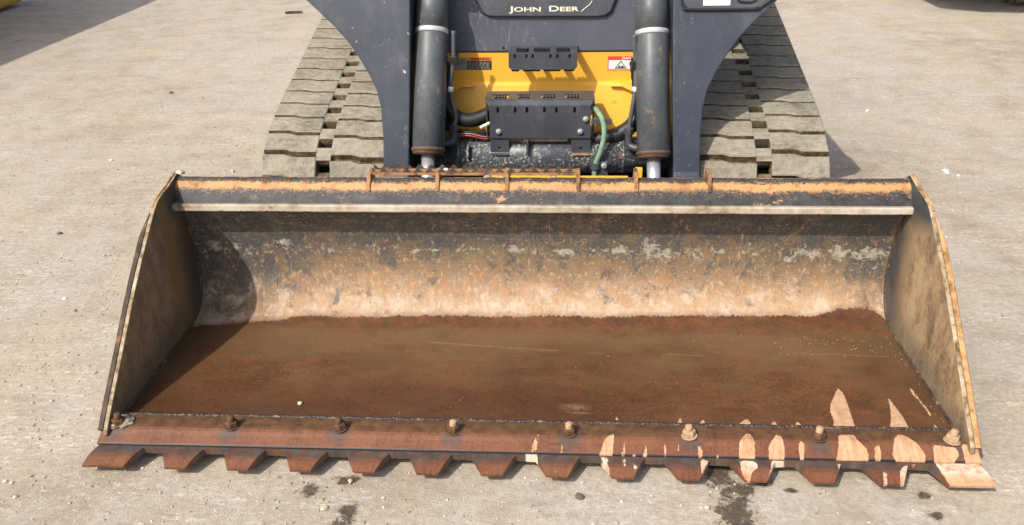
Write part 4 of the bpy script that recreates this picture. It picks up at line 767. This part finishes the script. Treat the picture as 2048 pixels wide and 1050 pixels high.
# ------------------------------------------------------------------ neighbouring machines
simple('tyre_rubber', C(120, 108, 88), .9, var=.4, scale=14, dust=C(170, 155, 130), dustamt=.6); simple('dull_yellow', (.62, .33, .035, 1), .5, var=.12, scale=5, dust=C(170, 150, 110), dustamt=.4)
def wheel(parent, x_, y, r, w_):
    bm = bmesh.new(); lathe(bm, (x_-w_/2, y, r), (x_+w_/2, y, r), [(0, r*.55), (.01, r*.62), (.03, r*.90), (w_*.2, r*.965), (w_*.5, r*.975), (w_*.8, r*.965), (w_-.03, r*.90), (w_-.01, r*.62), (w_, r*.55)], 40); t = bmo('tyre', bm, 'tyre_rubber', parent, True)
    for k in range(22):
        a = k*2*math.pi/22
        for sd in (-1, 1):
            bm = bmesh.new(); a0 = a+(0 if sd < 0 else math.pi/22)
            q = [(x_+sd*.01, a0, r*.96), (x_+sd*.01, a0+.10, r*.96), (x_+sd*(w_/2-.015), a0+.24, r*.92), (x_+sd*(w_/2-.015), a0+.13, r*.92)]
            lo_ = [bm.verts.new((X_, y+math.sin(A_)*R__, r+math.cos(A_)*R__)) for X_, A_, R__ in q]; hi_ = [bm.verts.new((X_, y+math.sin(A_)*r, r+math.cos(A_)*r)) for X_, A_, R__ in q]
            bm.faces.new(hi_); bm.faces.new(lo_[::-1])
            for i in range(4): bm.faces.new((lo_[i], lo_[(i+1) % 4], hi_[(i+1) % 4], hi_[i]))
            bmo('tread_bar', bm, 'tyre_rubber', t)
    bm = bmesh.new(); lathe(bm, (x_-w_/2+.02, y, r), (x_+w_, y, r), [(0, r*.56), (.02, r*.5), (w_-.06, r*.5), (w_-.04, r*.56)], 28); bmo('rim', bm, 'rim_paint', parent)
# left: yellow machine whose side shades the yard
lm = empty('wheel_loader', (-6.2, 4.0, 0), 'yellow machine standing at the edge of the yard in deep shade', 'wheel loader')
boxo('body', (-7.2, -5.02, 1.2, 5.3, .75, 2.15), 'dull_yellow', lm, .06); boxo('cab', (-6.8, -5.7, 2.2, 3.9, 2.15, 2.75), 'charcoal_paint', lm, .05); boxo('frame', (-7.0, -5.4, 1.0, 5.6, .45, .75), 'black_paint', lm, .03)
for x_ in (-7.0, -5.32):
    for y in (2.0, 4.5): wheel(lm, x_, y, .60, .42)
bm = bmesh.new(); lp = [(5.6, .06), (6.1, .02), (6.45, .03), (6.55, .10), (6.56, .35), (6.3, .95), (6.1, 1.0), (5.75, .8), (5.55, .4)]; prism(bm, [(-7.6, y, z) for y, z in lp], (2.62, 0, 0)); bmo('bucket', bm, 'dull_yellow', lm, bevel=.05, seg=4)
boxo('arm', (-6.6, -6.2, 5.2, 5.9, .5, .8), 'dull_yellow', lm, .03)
# right: machine on tyres with a dark body
rm = empty('wheeled_machine', (4.9, 7.6, 0), 'dark machine on dusty lugged tyres standing across the yard', 'machine')
bm = bmesh.new(); prism(bm, [(2.86, 5.55, .46), (3.15, 5.36, .46), (3.6, 5.30, .46), (6.0, 5.30, .46), (6.0, 9.2, .46), (2.86, 9.2, .46)], (0, 0, .9)); bmo('body', bm, 'black_paint', rm, bevel=.04)
boxo('cab', (3.6, 5.6, 6.6, 8.2, 1.36, 2.5), 'charcoal_paint', rm, .06); boxo('hood', (3.3, 5.7, 8.2, 9.1, 1.36, 1.9), 'dull_yellow', rm, .06)
for x_ in (3.92, 5.6):
    for y in (6.1, 8.5): wheel(rm, x_, y, .46, .38)
